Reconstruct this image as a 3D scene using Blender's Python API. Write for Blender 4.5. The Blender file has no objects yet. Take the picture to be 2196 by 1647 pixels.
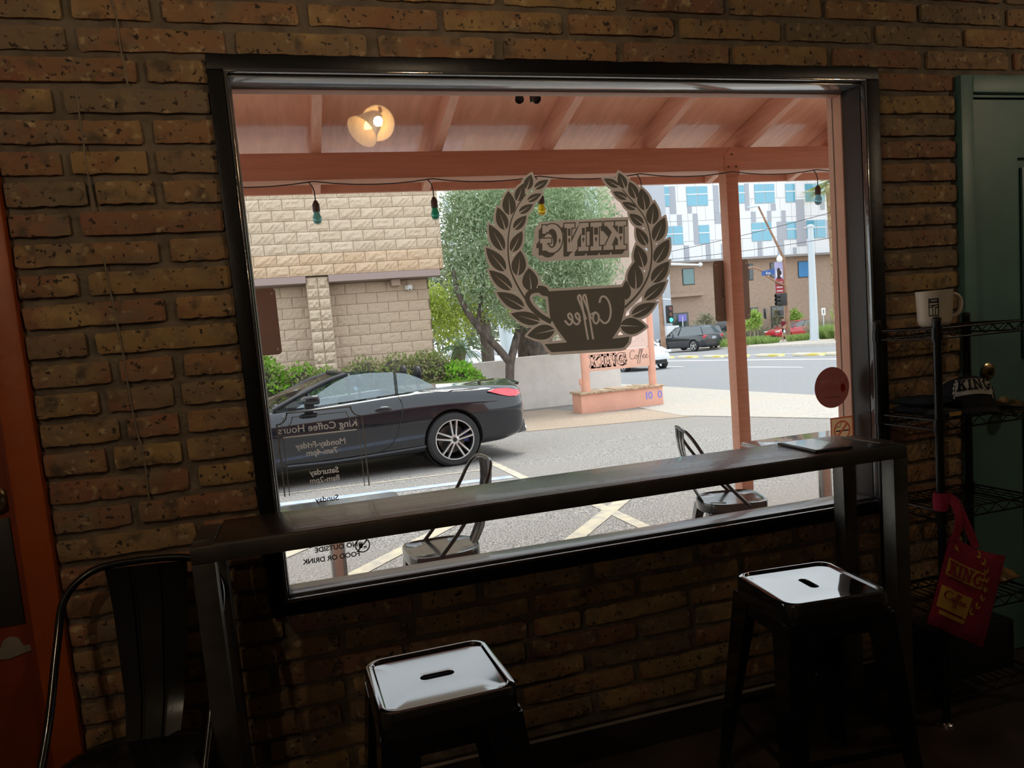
import bpy, bmesh, math, random
from mathutils import Vector, Matrix
random.seed(7)
PI = math.pi
scn = bpy.context.scene
COL = scn.collection

# ------------------------------------------------------------------ camera
CAM = Vector((0.132, -2.132, 1.347))
YAW, PIT, ROL = 0.27588, -0.10161, -0.08327
FPX, CX, CY = 1610.0, 1098.0, 885.0
def cam_basis():
    cy, sy, cp, sp = math.cos(YAW), math.sin(YAW), math.cos(PIT), math.sin(PIT)
    f = Vector((sy*cp, cy*cp, sp)); r = Vector((cy, -sy, 0)); u = r.cross(f)
    cr, sr = math.cos(ROL), math.sin(ROL)
    return r*cr+u*sr, u*cr-r*sr, f
RR, UU, FF = cam_basis()
cd = bpy.data.cameras.new('camera'); cam = bpy.data.objects.new('camera', cd); COL.objects.link(cam)
cd.sensor_fit = 'HORIZONTAL'; cd.sensor_width = 36.0
cd.lens = FPX/2196*36; cd.shift_x = 0; cd.shift_y = (CY-823.5)/2196
cd.clip_start = 0.02; cd.clip_end = 2000
cam.matrix_world = Matrix(((RR.x, UU.x, -FF.x, CAM.x), (RR.y, UU.y, -FF.y, CAM.y), (RR.z, UU.z, -FF.z, CAM.z), (0, 0, 0, 1)))
scn.camera = cam

# ------------------------------------------------------------------ sky, sun, exposure
w = bpy.data.worlds.new('world'); scn.world = w; w.use_nodes = True
nt = w.node_tree; nt.nodes.clear()
wo = nt.nodes.new('ShaderNodeOutputWorld'); bg = nt.nodes.new('ShaderNodeBackground')
tc = nt.nodes.new('ShaderNodeTexCoord'); sx = nt.nodes.new('ShaderNodeSeparateXYZ'); cr = nt.nodes.new('ShaderNodeValToRGB')
nt.links.new(tc.outputs['Generated'], sx.inputs[0]); nt.links.new(sx.outputs['Z'], cr.inputs[0])
cr.color_ramp.elements[0].position = 0.0; cr.color_ramp.elements[0].color = (0.94, 0.97, 1.0, 1)
cr.color_ramp.elements[1].position = 0.7; cr.color_ramp.elements[1].color = (0.86, 0.92, 1.0, 1)
nt.links.new(cr.outputs[0], bg.inputs[0]); bg.inputs[1].default_value = 2.1
nt.links.new(bg.outputs[0], wo.inputs[0])
sd = bpy.data.lights.new('sun', 'SUN'); sd.energy = 3.2; sd.angle = math.radians(24); sd.color = (1.0, 0.95, 0.86)
sun = bpy.data.objects.new('sun', sd); COL.objects.link(sun)
sun.rotation_euler = (math.radians(-16), math.radians(16), 0)
scn.view_settings.view_transform = 'Standard'; scn.view_settings.look = 'None'
scn.view_settings.exposure = 0.0; scn.view_settings.gamma = 1.0; scn.view_settings.use_curve_mapping = False
scn.cycles.use_denoising = True
scn.cycles.max_bounces = 10; scn.cycles.transparent_max_bounces = 24
scn.cycles.sample_clamp_indirect = 6.0

# ------------------------------------------------------------------ helpers
def ray(px, py):
    return RR*((px-CX)/FPX) - UU*((py-CY)/FPX) + FF
def atY(px, py, Y):
    d = ray(px, py); return CAM + d*((Y-CAM.y)/d.y)
def atZ(px, py, Z):
    d = ray(px, py); return CAM + d*((Z-CAM.z)/d.z)
G0, GS = -0.08, -0.014
def gz(y): return G0 + GS*y

_m = {}
def M(name, col, rough=0.5, metal=0.0, var=0.0, nscale=6.0, bump=0.0, bscale=60.0, coat=0.0, col2=None, trans=0.0, emit=None, estr=0.0, spec=0.5, alpha=1.0, stretch=None, detail=4):
    if name in _m: return _m[name]
    m = bpy.data.materials.new(name); m.use_nodes = True; _m[name] = m
    n = m.node_tree; b = n.nodes['Principled BSDF']
    c = (*col, 1) if len(col) == 3 else col
    b.inputs['Base Color'].default_value = c; b.inputs['Roughness'].default_value = rough; b.inputs['Metallic'].default_value = metal
    b.inputs['Specular IOR Level'].default_value = spec
    if coat: b.inputs['Coat Weight'].default_value = coat; b.inputs['Coat Roughness'].default_value = 0.04
    if trans: b.inputs['Transmission Weight'].default_value = trans
    if emit: b.inputs['Emission Color'].default_value = (*emit, 1); b.inputs['Emission Strength'].default_value = estr
    if alpha < 1: b.inputs['Alpha'].default_value = alpha
    if var or bump or col2:
        t = n.nodes.new('ShaderNodeTexCoord'); mp = n.nodes.new('ShaderNodeMapping')
        n.links.new(t.outputs['Object'], mp.inputs[0])
        if stretch: mp.inputs['Scale'].default_value = stretch
        no = n.nodes.new('ShaderNodeTexNoise'); no.inputs['Scale'].default_value = nscale; no.inputs['Detail'].default_value = detail
        n.links.new(mp.outputs[0], no.inputs['Vector'])
        if var or col2:
            mx = n.nodes.new('ShaderNodeMixRGB'); d = col2 or tuple(max(0, x*(1-var)) for x in col[:3])
            l = col if col2 else tuple(min(1, x*(1+var)) for x in col[:3])
            mx.inputs[1].default_value = (*d[:3], 1); mx.inputs[2].default_value = (*l[:3], 1)
            rp = n.nodes.new('ShaderNodeValToRGB'); rp.color_ramp.elements[0].position = 0.35; rp.color_ramp.elements[1].position = 0.65
            n.links.new(no.outputs['Fac'], rp.inputs[0]); n.links.new(rp.outputs[0], mx.inputs[0]); n.links.new(mx.outputs[0], b.inputs['Base Color'])
        if bump:
            n2 = n.nodes.new('ShaderNodeTexNoise'); n2.inputs['Scale'].default_value = bscale; n2.inputs['Detail'].default_value = 5
            n.links.new(mp.outputs[0], n2.inputs['Vector'])
            bp = n.nodes.new('ShaderNodeBump'); bp.inputs['Strength'].default_value = bump; bp.inputs['Distance'].default_value = 0.01
            n.links.new(n2.outputs['Fac'], bp.inputs['Height']); n.links.new(bp.outputs[0], b.inputs['Normal'])
    return m

class MB:
    def __init__(s): s.v = []; s.f = []
    def add(s, vs, fs):
        o = len(s.v); s.v += [tuple(x) for x in vs]; s.f += [tuple(i+o for i in q) for q in fs]; return s
    def box(s, x0, x1, y0, y1, z0, z1):
        return s.add([(x0,y0,z0),(x1,y0,z0),(x1,y1,z0),(x0,y1,z0),(x0,y0,z1),(x1,y0,z1),(x1,y1,z1),(x0,y1,z1)],
            [(0,3,2,1),(4,5,6,7),(0,1,5,4),(1,2,6,5),(2,3,7,6),(3,0,4,7)])
    def cbox(s, c, d): return s.box(c[0]-d[0]/2, c[0]+d[0]/2, c[1]-d[1]/2, c[1]+d[1]/2, c[2]-d[2]/2, c[2]+d[2]/2)
    def prism(s, poly, axis, a, b):
        n = len(poly)
        def mk(p, t): return {'x': (t, p[0], p[1]), 'y': (p[0], t, p[1]), 'z': (p[0], p[1], t)}[axis]
        return s.add([mk(p, a) for p in poly]+[mk(p, b) for p in poly], [tuple(range(n))[::-1], tuple(range(n, 2*n))]+[(i, (i+1) % n, n+(i+1) % n, n+i) for i in range(n)])
    def loft(s, rings, caps=True, closed=True):
        n = len(rings[0]); vs = [p for r in rings for p in r]; fs = []
        for k in range(len(rings)-1):
            for i in range(n if closed else n-1):
                fs.append((k*n+i, k*n+(i+1) % n, (k+1)*n+(i+1) % n, (k+1)*n+i))
        if caps: fs += [tuple(range(n))[::-1], tuple(range((len(rings)-1)*n, len(rings)*n))]
        return s.add(vs, fs)
    def tube(s, path, r, n=8, closed=False, caps=True):
        P = [Vector(p) for p in path]; m = len(P); rings = []; nrm = None
        for i in range(m):
            if closed: t = P[(i+1) % m]-P[i-1]
            else: t = P[min(i+1, m-1)]-P[max(i-1, 0)]
            t.normalize()
            if nrm is None:
                a = Vector((0, 0, 1)) if abs(t.z) < 0.9 else Vector((1, 0, 0)); nrm = (a-t*a.dot(t)).normalized()
            else: nrm = (nrm-t*nrm.dot(t)).normalized()
            bn = t.cross(nrm); rr = r[i] if isinstance(r, (list, tuple)) else r
            rings.append([P[i]+(nrm*math.cos(2*PI*k/n)+bn*math.sin(2*PI*k/n))*rr for k in range(n)])
        if closed: rings.append(rings[0])
        return s.loft(rings, caps and not closed)
    def bar(s, a, b, wd, ht, up=(0, 0, 1)):
        a, b = Vector(a), Vector(b); t = (b-a).normalized(); u = Vector(up); sd_ = t.cross(u).normalized(); u = sd_.cross(t)
        q = [sd_*wd/2+u*ht/2, -sd_*wd/2+u*ht/2, -sd_*wd/2-u*ht/2, sd_*wd/2-u*ht/2]
        return s.loft([[a+x for x in q], [b+x for x in q]])
    def lathe(s, prof, n=20, c=(0, 0, 0), axis='z'):
        rings = []
        for r, z in prof:
            rg = []
            for k in range(n):
                x, y = r*math.cos(2*PI*k/n), r*math.sin(2*PI*k/n)
                p = {'z': (x, y, z), 'y': (x, z, y), 'x': (z, x, y)}[axis]; rg.append((p[0]+c[0], p[1]+c[1], p[2]+c[2]))
            rings.append(rg)
        ring_ = prof[0][0] > 1e-6 and prof[-1][0] > 1e-6
        if ring_: rings.append(rings[0])
        return s.loft(rings, caps=not ring_)
    def build(s, name, mat, parent=None, smooth=None, bevel=0, loc=None, seg=2, recalc=True):
        me = bpy.data.meshes.new(name); me.from_pydata(s.v, [], s.f)
        if bevel or recalc:
            bm = bmesh.new(); bm.from_mesh(me)
            if recalc: bmesh.ops.recalc_face_normals(bm, faces=bm.faces)
            if bevel:
                es = [e for e in bm.edges if len(e.link_faces) == 2 and e.calc_face_angle() > 0.5]
                bmesh.ops.bevel(bm, geom=es, offset=bevel, segments=seg, affect='EDGES', profile=0.6)
            bm.to_mesh(me); bm.free()
        if smooth is None and bevel: smooth = 40
        if smooth:
            me.shade_smooth(); me.set_sharp_from_angle(angle=math.radians(smooth))
        if mat: me.materials.append(mat)
        o = bpy.data.objects.new(name, me); COL.objects.link(o)
        if parent: o.parent = parent
        if loc: o.location = loc
        return o

def thing(name, label, cat, loc=(0, 0, 0), rz=0, group=None):
    o = bpy.data.objects.new(name, None); COL.objects.link(o); o.empty_display_size = 0.1
    o.location = loc; o.rotation_euler = (0, 0, rz); return tag(o, label, cat, group)
def tag(o, label, cat, group=None, kind=None):
    o['label'] = label; o['category'] = cat
    if group: o['group'] = group
    if kind: o['kind'] = kind
    return o
def struct(name, loc=(0, 0, 0), label=None):
    o = bpy.data.objects.new(name, None); COL.objects.link(o); o.location = loc; o['kind'] = 'structure'
    if label: o['label'] = label
    return o
def inst(src, parent, loc, rot=(0, 0, 0), sc=(1, 1, 1)):
    o = bpy.data.objects.new(src.name.split('.')[0], src.data); COL.objects.link(o); o.parent = parent
    o.location = loc; o.rotation_euler = rot; o.scale = sc; return o
def copy_tree(o, parent=None):
    c = o.copy(); COL.objects.link(c); c.parent = parent
    for ch in list(o.children): copy_tree(ch, c)
    return c
def smooth_path(pts, n=6, closed=False):
    P = [Vector(p) for p in pts]; out = []; m = len(P)
    for i in range(m if closed else m-1):
        if closed: p0, p1, p2, p3 = P[i-1], P[i], P[(i+1) % m], P[(i+2) % m]
        else: p0, p1, p2, p3 = P[max(i-1, 0)], P[i], P[i+1], P[min(i+2, m-1)]
        for k in range(n):
            t = k/n; out.append(0.5*((2*p1)+(p2-p0)*t+(2*p0-5*p1+4*p2-p3)*t*t+(3*p1-p0-3*p2+p3)*t**3))
    if not closed: out.append(P[-1])
    return out
def rrect(wd, ht, r, n=5, cx=0, cy=0):
    out = []
    for k, (sx_, sy_) in enumerate(((1, 1), (-1, 1), (-1, -1), (1, -1))):
        for i in range(n+1):
            a = PI/2*(k+i/n); out.append((cx+sx_*(wd/2-r)+r*math.cos(a), cy+sy_*(ht/2-r)+r*math.sin(a)))
    return out
def text2d(s, size, align='CENTER', bold=0.0, shear=0.0, space=1.0):
    c = bpy.data.curves.new('t', 'FONT'); c.body = s; c.size = size; c.align_x = align; c.offset = bold; c.shear = shear; c.space_character = space; c.resolution_u = 3
    o = bpy.data.objects.new('t', c); COL.objects.link(o); dg = bpy.context.evaluated_depsgraph_get()
    me = o.evaluated_get(dg).to_mesh(); vs = [(v.co.x, v.co.y) for v in me.vertices]; fs = [tuple(p.vertices) for p in me.polygons]
    o.evaluated_get(dg).to_mesh_clear(); bpy.data.objects.remove(o); bpy.data.curves.remove(c); return vs, fs
def ribbon2d(pts, wd, n=5):
    P = smooth_path([(p[0], p[1], 0) for p in pts], n); vs = []; fs = []
    for i, p in enumerate(P):
        t = (P[min(i+1, len(P)-1)]-P[max(i-1, 0)]).normalized(); q = Vector((-t.y, t.x, 0))
        wv = wd(i/(len(P)-1)) if callable(wd) else wd
        vs += [((p+q*wv/2).x, (p+q*wv/2).y), ((p-q*wv/2).x, (p-q*wv/2).y)]
        if i: fs.append((2*i-2, 2*i-1, 2*i+1, 2*i))
    return vs, fs
def king2d():
    """slab-serif KING, unit height, returns convex polygons and total width"""
    P = []
    def q(x0, x1, y0, y1, dx): P.append([(x0+dx, y0), (x1+dx, y0), (x1+dx, y1), (x0+dx, y1)])
    # K
    d = 0; q(.12, .36, 0, 1, d); q(0, .48, 0, .15, d); q(0, .48, .85, 1, d); q(.56, .98, 0, .15, d); q(.54, .94, .85, 1, d)
    P.append([(.36, .36), (.36, .58), (.62, .87), (.86, .87)]); P.append([(.44, .52), (.60, .66), (.92, .13), (.64, .13)])
    # I
    d = 1.06; q(.12, .36, 0, 1, d); q(0, .48, 0, .15, d); q(0, .48, .85, 1, d)
    # N
    d = 1.62; q(.12, .32, 0, 1, d); q(0, .44, 0, .15, d); q(0, .36, .85, 1, d); q(.74, .92, 0, 1, d); q(.60, 1.04, .85, 1, d)
    P.append([(.12+d, 1), (.36+d, 1), (.92+d, 0), (.70+d, 0)])
    # G
    d = 2.74; n = 22; a0, a1 = math.radians(38), math.radians(322)
    for i in range(n):
        qd = []
        for r, (aa) in ((1, a0+(a1-a0)*i/n), (1, a0+(a1-a0)*(i+1)/n)): qd.append((d+.45+.45*math.cos(aa), .5+.51*math.sin(aa)))
        for aa in (a0+(a1-a0)*(i+1)/n, a0+(a1-a0)*i/n): qd.append((d+.45+.22*math.cos(aa), .5+.34*math.sin(aa)))
        P.append(qd)
    q(.48, .96, .34, .50, d); q(.66, .86, .08, .40, d); q(.70, .86, .68, .98, d)
    return P, 3.72
COFFEE = [[(.44,.80),(.38,.98),(.24,.98),(.11,.76),(.07,.45),(.14,.2),(.28,.13),(.43,.27)],
    [(.56,.50),(.47,.40),(.47,.22),(.55,.13),(.64,.24),(.63,.42),(.56,.50),(.71,.44)],
    [(.70,.28),(.86,.72),(.97,1.0),(.90,1.08),(.84,.82),(.73,.15),(.64,-.38)],
    [(.87,.28),(1.03,.72),(1.14,1.0),(1.07,1.08),(1.01,.82),(.90,.15),(.81,-.38)],
    [(1.04,.24),(1.17,.33),(1.22,.45),(1.15,.50),(1.08,.36),(1.11,.18),(1.20,.14),(1.31,.25)],
    [(1.28,.24),(1.41,.33),(1.46,.45),(1.39,.50),(1.32,.36),(1.35,.18),(1.44,.14),(1.57,.28)]]
def flat(polys, fn, name, mat, parent):
    b = MB()
    for p in polys: b.add([fn(x, y) for x, y in p], [tuple(range(len(p)))])
    return b.build(name, mat, parent, recalc=False)
def flatvf(vf, fn, name, mat, parent):
    b = MB()
    for vs, fs in (vf if isinstance(vf, list) else [vf]): b.add([fn(x, y) for x, y in vs], fs)
    return b.build(name, mat, parent, recalc=False)
# ================================================================== ROOM
def brick_mat():
    m = bpy.data.materials.new('old_brick'); m.use_nodes = True; n = m.node_tree; b = n.nodes['Principled BSDF']
    b.inputs['Roughness'].default_value = 0.82; b.inputs['Specular IOR Level'].default_value = 0.25
    oi = n.nodes.new('ShaderNodeObjectInfo'); rp = n.nodes.new('ShaderNodeValToRGB'); e = rp.color_ramp.elements
    cols = [(0.0, (.30,.17,.065)), (.16, (.36,.22,.07)), (.32, (.26,.11,.055)), (.46, (.33,.17,.065)), (.6, (.22,.155,.085)), (.74, (.30,.12,.055)), (.88, (.40,.24,.08)), (1., (.20,.12,.07))]
    e[0].position, e[0].color = cols[0][0], (*cols[0][1], 1); e[1].position, e[1].color = 1.0, (*cols[-1][1], 1)
    for p, c in cols[1:-1]: x = e.new(p); x.color = (*c, 1)
    n.links.new(oi.outputs['Random'], rp.inputs[0])
    g = n.nodes.new('ShaderNodeNewGeometry'); mp = n.nodes.new('ShaderNodeMapping'); n.links.new(g.outputs['Position'], mp.inputs[0])
    def noise(s, d=4, st=None):
        x = n.nodes.new('ShaderNodeTexNoise'); x.inputs['Scale'].default_value = s; x.inputs['Detail'].default_value = d; n.links.new(mp.outputs[0], x.inputs['Vector']); return x
    def mix(a, colr, fac, lo, hi, mode='MIX'):
        r = n.nodes.new('ShaderNodeValToRGB'); r.color_ramp.elements[0].position = lo; r.color_ramp.elements[1].position = hi; n.links.new(fac.outputs['Fac'], r.inputs[0])
        mx = n.nodes.new('ShaderNodeMixRGB'); mx.blend_type = mode; n.links.new(r.outputs[0], mx.inputs[0]); n.links.new(a, mx.inputs[1]); mx.inputs[2].default_value = (*colr, 1); return mx.outputs[0]
    c = mix(rp.outputs[0], (.22,.16,.10), noise(9), .5, .68)
    c = mix(c, (.46,.30,.10), noise(6.5), .56, .72)
    c = mix(c, (.27,.09,.05), noise(7.7), .58, .74)
    c = mix(c, (.12,.085,.055), noise(16, 8), .56, .70)
    c = mix(c, (.50,.36,.17), noise(34, 6), .60, .72)
    c = mix(c, (.05,.035,.025), noise(70, 3), .62, .68)
    hs = n.nodes.new('ShaderNodeHueSaturation'); hs.inputs['Saturation'].default_value = .90; hs.inputs['Value'].default_value = .95; n.links.new(c, hs.inputs['Color'])
    n.links.new(hs.outputs[0], b.inputs['Base Color'])
    bp = n.nodes.new('ShaderNodeBump'); bp.inputs['Strength'].default_value = 1.0; bp.inputs['Distance'].default_value = 0.009
    n.links.new(noise(26, 6).outputs['Fac'], bp.inputs['Height']); n.links.new(bp.outputs[0], b.inputs['Normal']); return m
BRICK = brick_mat()
MORTAR = M('grey_mortar', (.17,.135,.10), .95, var=.25, nscale=14, bump=.9, bscale=45, spec=.1)
BLACKP = M('black_gloss_paint', (.045,.046,.05), .13, bump=.10, bscale=40, coat=1.0, spec=.9)
BLACKD = M('black_satin_paint', (.006,.006,.007), .36, bump=.1, bscale=30, spec=.22)

wall = struct('wall_front', label='old tan and red brick wall around the window')
b = MB()
YF, YB = 0.005, 0.17
for x0, x1, z0, z1 in ((-1.9,-1.45,0,2.75), (-.54,.03,0,2.75), (.03,2.045,0,.655), (.03,2.045,2.105,2.75), (2.045,2.45,0,2.75), (3.36,3.9,0,2.75), (-1.45,-.54,2.04,2.75), (2.45,3.36,2.06,2.75)):
    b.box(x0, x1, YF, YB, z0, z1)
b.build('mortar', MORTAR, wall)
# brick shapes, shared
def brick_mesh(i):
    rnd = random.Random(100+i); nx, nz = 9, 3; d = MB(); L, H = 1.0, 1.0
    def jit(a): return (rnd.random()-.5)*a
    front = [];
    for k in range(nz+1):
        for j in range(nx+1):
            u, v = j/nx, (0, .14, .86, 1)[k]; edge = (j in (0, nx)) or (k in (0, nz)); corner = (j in (0, nx)) and (k in (0, nz))
            x = -L/2+u*L; z = -H/2+v*H
            if j in (0, nx): x += jit(.012) - (.010 if j else -.010) + (0 if k in (1, 2) else (-.012 if j else .012))
            if k in (0, nz): z += jit(.07) - (.035 if k else -.035)
            y = -.006 + jit(.0032) + (.0015 if edge else 0) + (.003 if corner else 0)
            front.append((x, y, z))
    N = nx+1; fs = [(k*N+j, k*N+j+1, (k+1)*N+j+1, (k+1)*N+j) for k in range(nz) for j in range(nx)]
    rim = [j for j in range(N)]+[k*N+nx for k in range(1, nz+1)]+[nz*N+j for j in range(nx-1, -1, -1)]+[k*N for k in range(nz-1, 0, -1)]
    back = [(front[q][0]*1.006, .016, front[q][2]*1.03) for q in rim]; o = len(front)
    fs += [(rim[i_], o+i_, o+(i_+1) % len(rim), rim[(i_+1) % len(rim)]) for i_ in range(len(rim))]
    d.add(front+back, fs); ob = d.build('brick', BRICK, wall, smooth=28, recalc=False); return ob
protos = [brick_mesh(i) for i in range(12)]
pi_ = [0]; used_proto = set()
def lay(x0, x1, z0, z1):
    i = pi_[0]; pi_[0] += 1
    k = random.randrange(12); src = protos[k]; c = ((x0+x1)/2, random.uniform(-.003, .002), (z0+z1)/2)
    sx_ = x1-x0; fl = random.choice((1, -1))
    if k not in used_proto: used_proto.add(k); o = src; o.location = c; o.scale = (sx_, 1, (z1-z0)*random.uniform(.96, 1.03))
    else: o = inst(src, wall, c, sc=(sx_, 1, (z1-z0)*random.uniform(.96, 1.03)))
    o.rotation_euler = (0, random.uniform(-.008, .008), 0)
JOINTS = {-3: [.799, 1.172, 1.527, 1.889, 2.26, 2.636], -2: [-.303, -.106, .254, .622, .993, 1.353, 1.728, 2.077, 2.449], -1: [-.304, .063, .429, .785, 1.162, 1.538, 1.904, 2.284, 2.66], 3: [-.353, -.159], 4: [-.303, -.152], 10: [-.305, -.157], 11: [-.346, -.166], 12: [-.307, -.161], 13: [-.345, -.168], 15: [-.306],
    20: [.948, 1.317], 21: [.742, 1.098], 22: [.736, .906, 1.281], 23: [.723, 1.096], 24: [.911, 1.283], 25: [.685, 1.077], 26: [.928, 1.298]}
def fill(x0, x1, js, k):
    js = sorted(j for j in js if x0+.05 < j < x1-.05)
    if not js: js = [-.155 if k % 2 == 0 else -.352] if x1 < .5 else []
    js = [j for j in js if x0+.04 < j < x1-.04]
    if x1-x0 > .6:
        if not js: js = [x0+.2]
        while js[0]-x0 > .46: js.insert(0, js[0]-(.185 if random.random() < .15 else .37)-random.uniform(-.012, .012))
        while x1-js[-1] > .46: js.append(js[-1]+(.185 if random.random() < .15 else .37)+random.uniform(-.012, .012))
    return [x0]+js+[x1]
for k in range(-6, 27):
    if k < 20: zt, zb = 2.1203-k*.0743, 2.1203-(k+1)*.0743
    else: zt, zb = .634-(k-20)*.071, .634-(k-19)*.071
    js = JOINTS.get(k, [])
    if k < -2: 
        if not js: js = [(-.30 if k % 2 == 0 else -.12)]
    segs = [(-.9, 3.05)] if k < 0 else ([(-.497, 0.0), (2.078, 2.408)] if k < 20 else [(-.497, 2.408)])
    for x0, x1 in segs:
        J = fill(x0, x1, js, k) if x0 < 2 else [x0, x1]
        for a, c in zip(J[:-1], J[1:]):
            ga = .0 if a == x0 and k >= 0 else random.uniform(.007, .014)
            gc = .0 if c == x1 and k >= 0 else random.uniform(.007, .014)
            lay(a+ga, c-gc, zb+.008, zt-.007)

for dr in (((-.205,2.262),(-.196,2.21),(-.195,2.135),(-.190,2.05)), ((-.308,2.04),(-.307,1.88),(-.306,1.81),(-.302,1.74)), ((-.297,1.63),(-.294,1.575),(-.288,1.48),(-.283,1.405),(-.281,1.295),(-.275,1.19),(-.266,1.105),(-.268,.99))):
    MB().tube([(p.x, -.0075, p.y) for i, p in enumerate(smooth_path([(a, c, 0) for a, c in dr], 5))], .0020, 6).build('paint_drip', M('old_paint_drip', (.24,.19,.14), .7), wall, smooth=60)
# stucco on the outer side
d = MB()
for x0, x1, z0, z1 in ((-4,.03,-.3,3.0), (2.045,7.6,-.3,3.0), (.03,2.045,-.3,.655), (.03,2.045,2.105,3.0)): d.box(x0, x1, .171, .195, z0, z1)
d.build('outer_stucco', M('salmon_stucco', (.74,.44,.33), .85, var=.05, bump=.4, bscale=40), wall)
# floor, ceiling and the other walls of the room
PAINT = M('room_wall_paint', (.36,.31,.26), .8, var=.1)
FLOORM = M('stained_concrete_floor', (.045,.032,.026), .42, var=.5, nscale=3, bump=.1, bscale=14)
f = MB().box(-1.9, 3.9, -5.2, .17, -.12, 0).build('floor', FLOORM); f['kind'] = 'structure'
f = MB().box(-1.9, 3.9, -5.2, .17, 2.75, 2.87).build('ceiling', M('ceiling_paint', (.26,.22,.18), .8)); f['kind'] = 'structure'
for nm, a in (('wall_left', (-2.02,-1.9,-5.2,.17)), ('wall_right', (3.9,4.02,-5.2,.17)), ('wall_back', (-1.9,3.9,-5.32,-5.2))):
    f = MB().box(*a, 0, 2.75).build(nm, PAINT); f['kind'] = 'structure'
bb = struct('baseboard_front')
b = MB().box(-.497, 2.408, -.022, .014, 0, .107)
b.build('board', M('dark_baseboard', (.030,.023,.019), .35, var=.2), bb, bevel=.004)
MB().box(-.497, 2.408, -.0245, -.018, .103, .1095).build('edge_highlight', M('painted_edge_highlight', (.55,.50,.42), .4, .5), bb)  # pale strip stands in for the bright highlight along the baseboard edge

# ------------------------------------------------------------------ window
win = struct('window_1', label='large fixed window with thick glossy black casing')
X0, X1, Z0, Z1 = 0.0, 2.075, .634, 2.123
def board(name, x0, x1, y0, y1, z0, z1, m=BLACKD, bev=.004, par=None): return MB().box(x0, x1, y0, y1, z0, z1).build(name, m, par or win, bevel=bev)
board('casing', X0, X1, -.024, .012, 2.083, Z1)
board('casing', X0, X1, -.024, .012, Z0, .676)
board('casing', X0, .046, -.024, .012, .676, 2.083)
board('casing', 2.012, X1, -.024, .012, .676, 2.083)
# raised inner lip that catches the light
for a in ((.040,2.018,-.031,-.010,2.076,2.086), (.040,2.018,-.031,-.010,.671,.681), (.040,.049,-.031,-.010,.679,2.078), (2.009,2.018,-.031,-.010,.679,2.078)):
    board('lip', *a, m=BLACKP, bev=.003)
# reveal: light grey gloss head, dark grey sill, near-black jambs
board('head', .03, 2.045, -.008, .075, 2.070, 2.104, M('scuffed_grey_gloss', (.34,.35,.36), .18, col2=(.28,.29,.30), nscale=12, coat=.8), .002)
board('sill', .03, 2.045, -.008, .085, .655, .688, M('scuffed_dark_gloss', (.13,.137,.155), .30, var=.15, nscale=12, coat=.3, bump=.08), .002)
JAMB = M('black_brown_jamb_paint', (.035,.03,.028), .42, bump=.15, bscale=30)
board('jamb', .028, .052, -.008, .075, .688, 2.070, JAMB, .002)
board('jamb', 2.008, 2.045, -.008, .075, .688, 2.070, JAMB, .002)
# outer stucco reveal, painted pink
PINK = M('salmon_paint', (.74,.39,.27), .5, var=.07, nscale=9, bump=.15, bscale=25)
PINKL = M('salmon_paint_wood', (.80,.41,.28), .4, var=.08, nscale=5, bump=.45, bscale=9, stretch=(9, .6, 9))
for a in ((.028,2.05,.075,.115,2.066,2.11), (.028,2.05,.085,.115,.650,.672), (.022,.046,.075,.115,.672,2.066), (2.003,2.05,.075,.115,.672,2.066)):
    board('outer_stop', *a, m=PINK, bev=.003)
def glass_mat(name, tint=(.97,.985,.98), f0=.04):
    m = bpy.data.materials.new(name); m.use_nodes = True; n = m.node_tree; n.nodes.clear()
    o = n.nodes.new('ShaderNodeOutputMaterial'); t = n.nodes.new('ShaderNodeBsdfTransparent'); g = n.nodes.new('ShaderNodeBsdfGlossy'); mx = n.nodes.new('ShaderNodeMixShader')
    t.inputs[0].default_value = (*tint, 1); g.inputs['Roughness'].default_value = 0.0
    lw = n.nodes.new('ShaderNodeLayerWeight'); lw.inputs[0].default_value = 0.5
    p = n.nodes.new('ShaderNodeMath'); p.operation = 'POWER'; p.inputs[1].default_value = 5; n.links.new(lw.outputs['Facing'], p.inputs[0])
    ma = n.nodes.new('ShaderNodeMath'); ma.operation = 'MULTIPLY_ADD'; ma.inputs[1].default_value = 1-f0; ma.inputs[2].default_value = f0; n.links.new(p.outputs[0], ma.inputs[0])
    n.links.new(ma.outputs[0], mx.inputs[0]); n.links.new(t.outputs[0], mx.inputs[1]); n.links.new(g.outputs[0], mx.inputs[2]); n.links.new(mx.outputs[0], o.inputs[0]); return m
GLASS = glass_mat('window_glass', f0=.055)
board('pane', .045, 2.015, .066, .072, .68, 2.075, GLASS, 0)

# ------------------------------------------------------------------ doors
ORANGE = M('orange_paint', (.32,.060,.005), .45, var=.12, nscale=4, bump=.2, bscale=20)
ORANGED = M('orange_red_paint', (.20,.030,.004), .5, var=.15, nscale=4, bump=.2, bscale=20)
GREEN = M('sage_green_paint', (.085,.185,.170), .45, var=.12, nscale=4, bump=.1, bscale=14)
BRASS = M('aged_brass', (.34,.26,.15), .25, 1.0, var=.3, nscale=30)
d1 = struct('door_1', label='orange painted door with round lock cylinder')
MB().box(-.570, -.500, -.026, .014, 0, 2.09).build('casing', ORANGE, d1, bevel=.006)
MB().box(-1.49, -1.42, -.026, .014, 0, 2.09).build('casing', ORANGE, d1, bevel=.006)
MB().box(-1.42, -.570, -.026, .014, 2.02, 2.09).build('casing', ORANGE, d1, bevel=.006)
MB().box(-.585, -.570, -.012, .05, 0, 2.03).build('stop', ORANGED, d1, bevel=.003)
MB().box(-1.42, -.586, .004, .048, .01, 2.02).build('slab', ORANGED, d1, bevel=.003)
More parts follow.
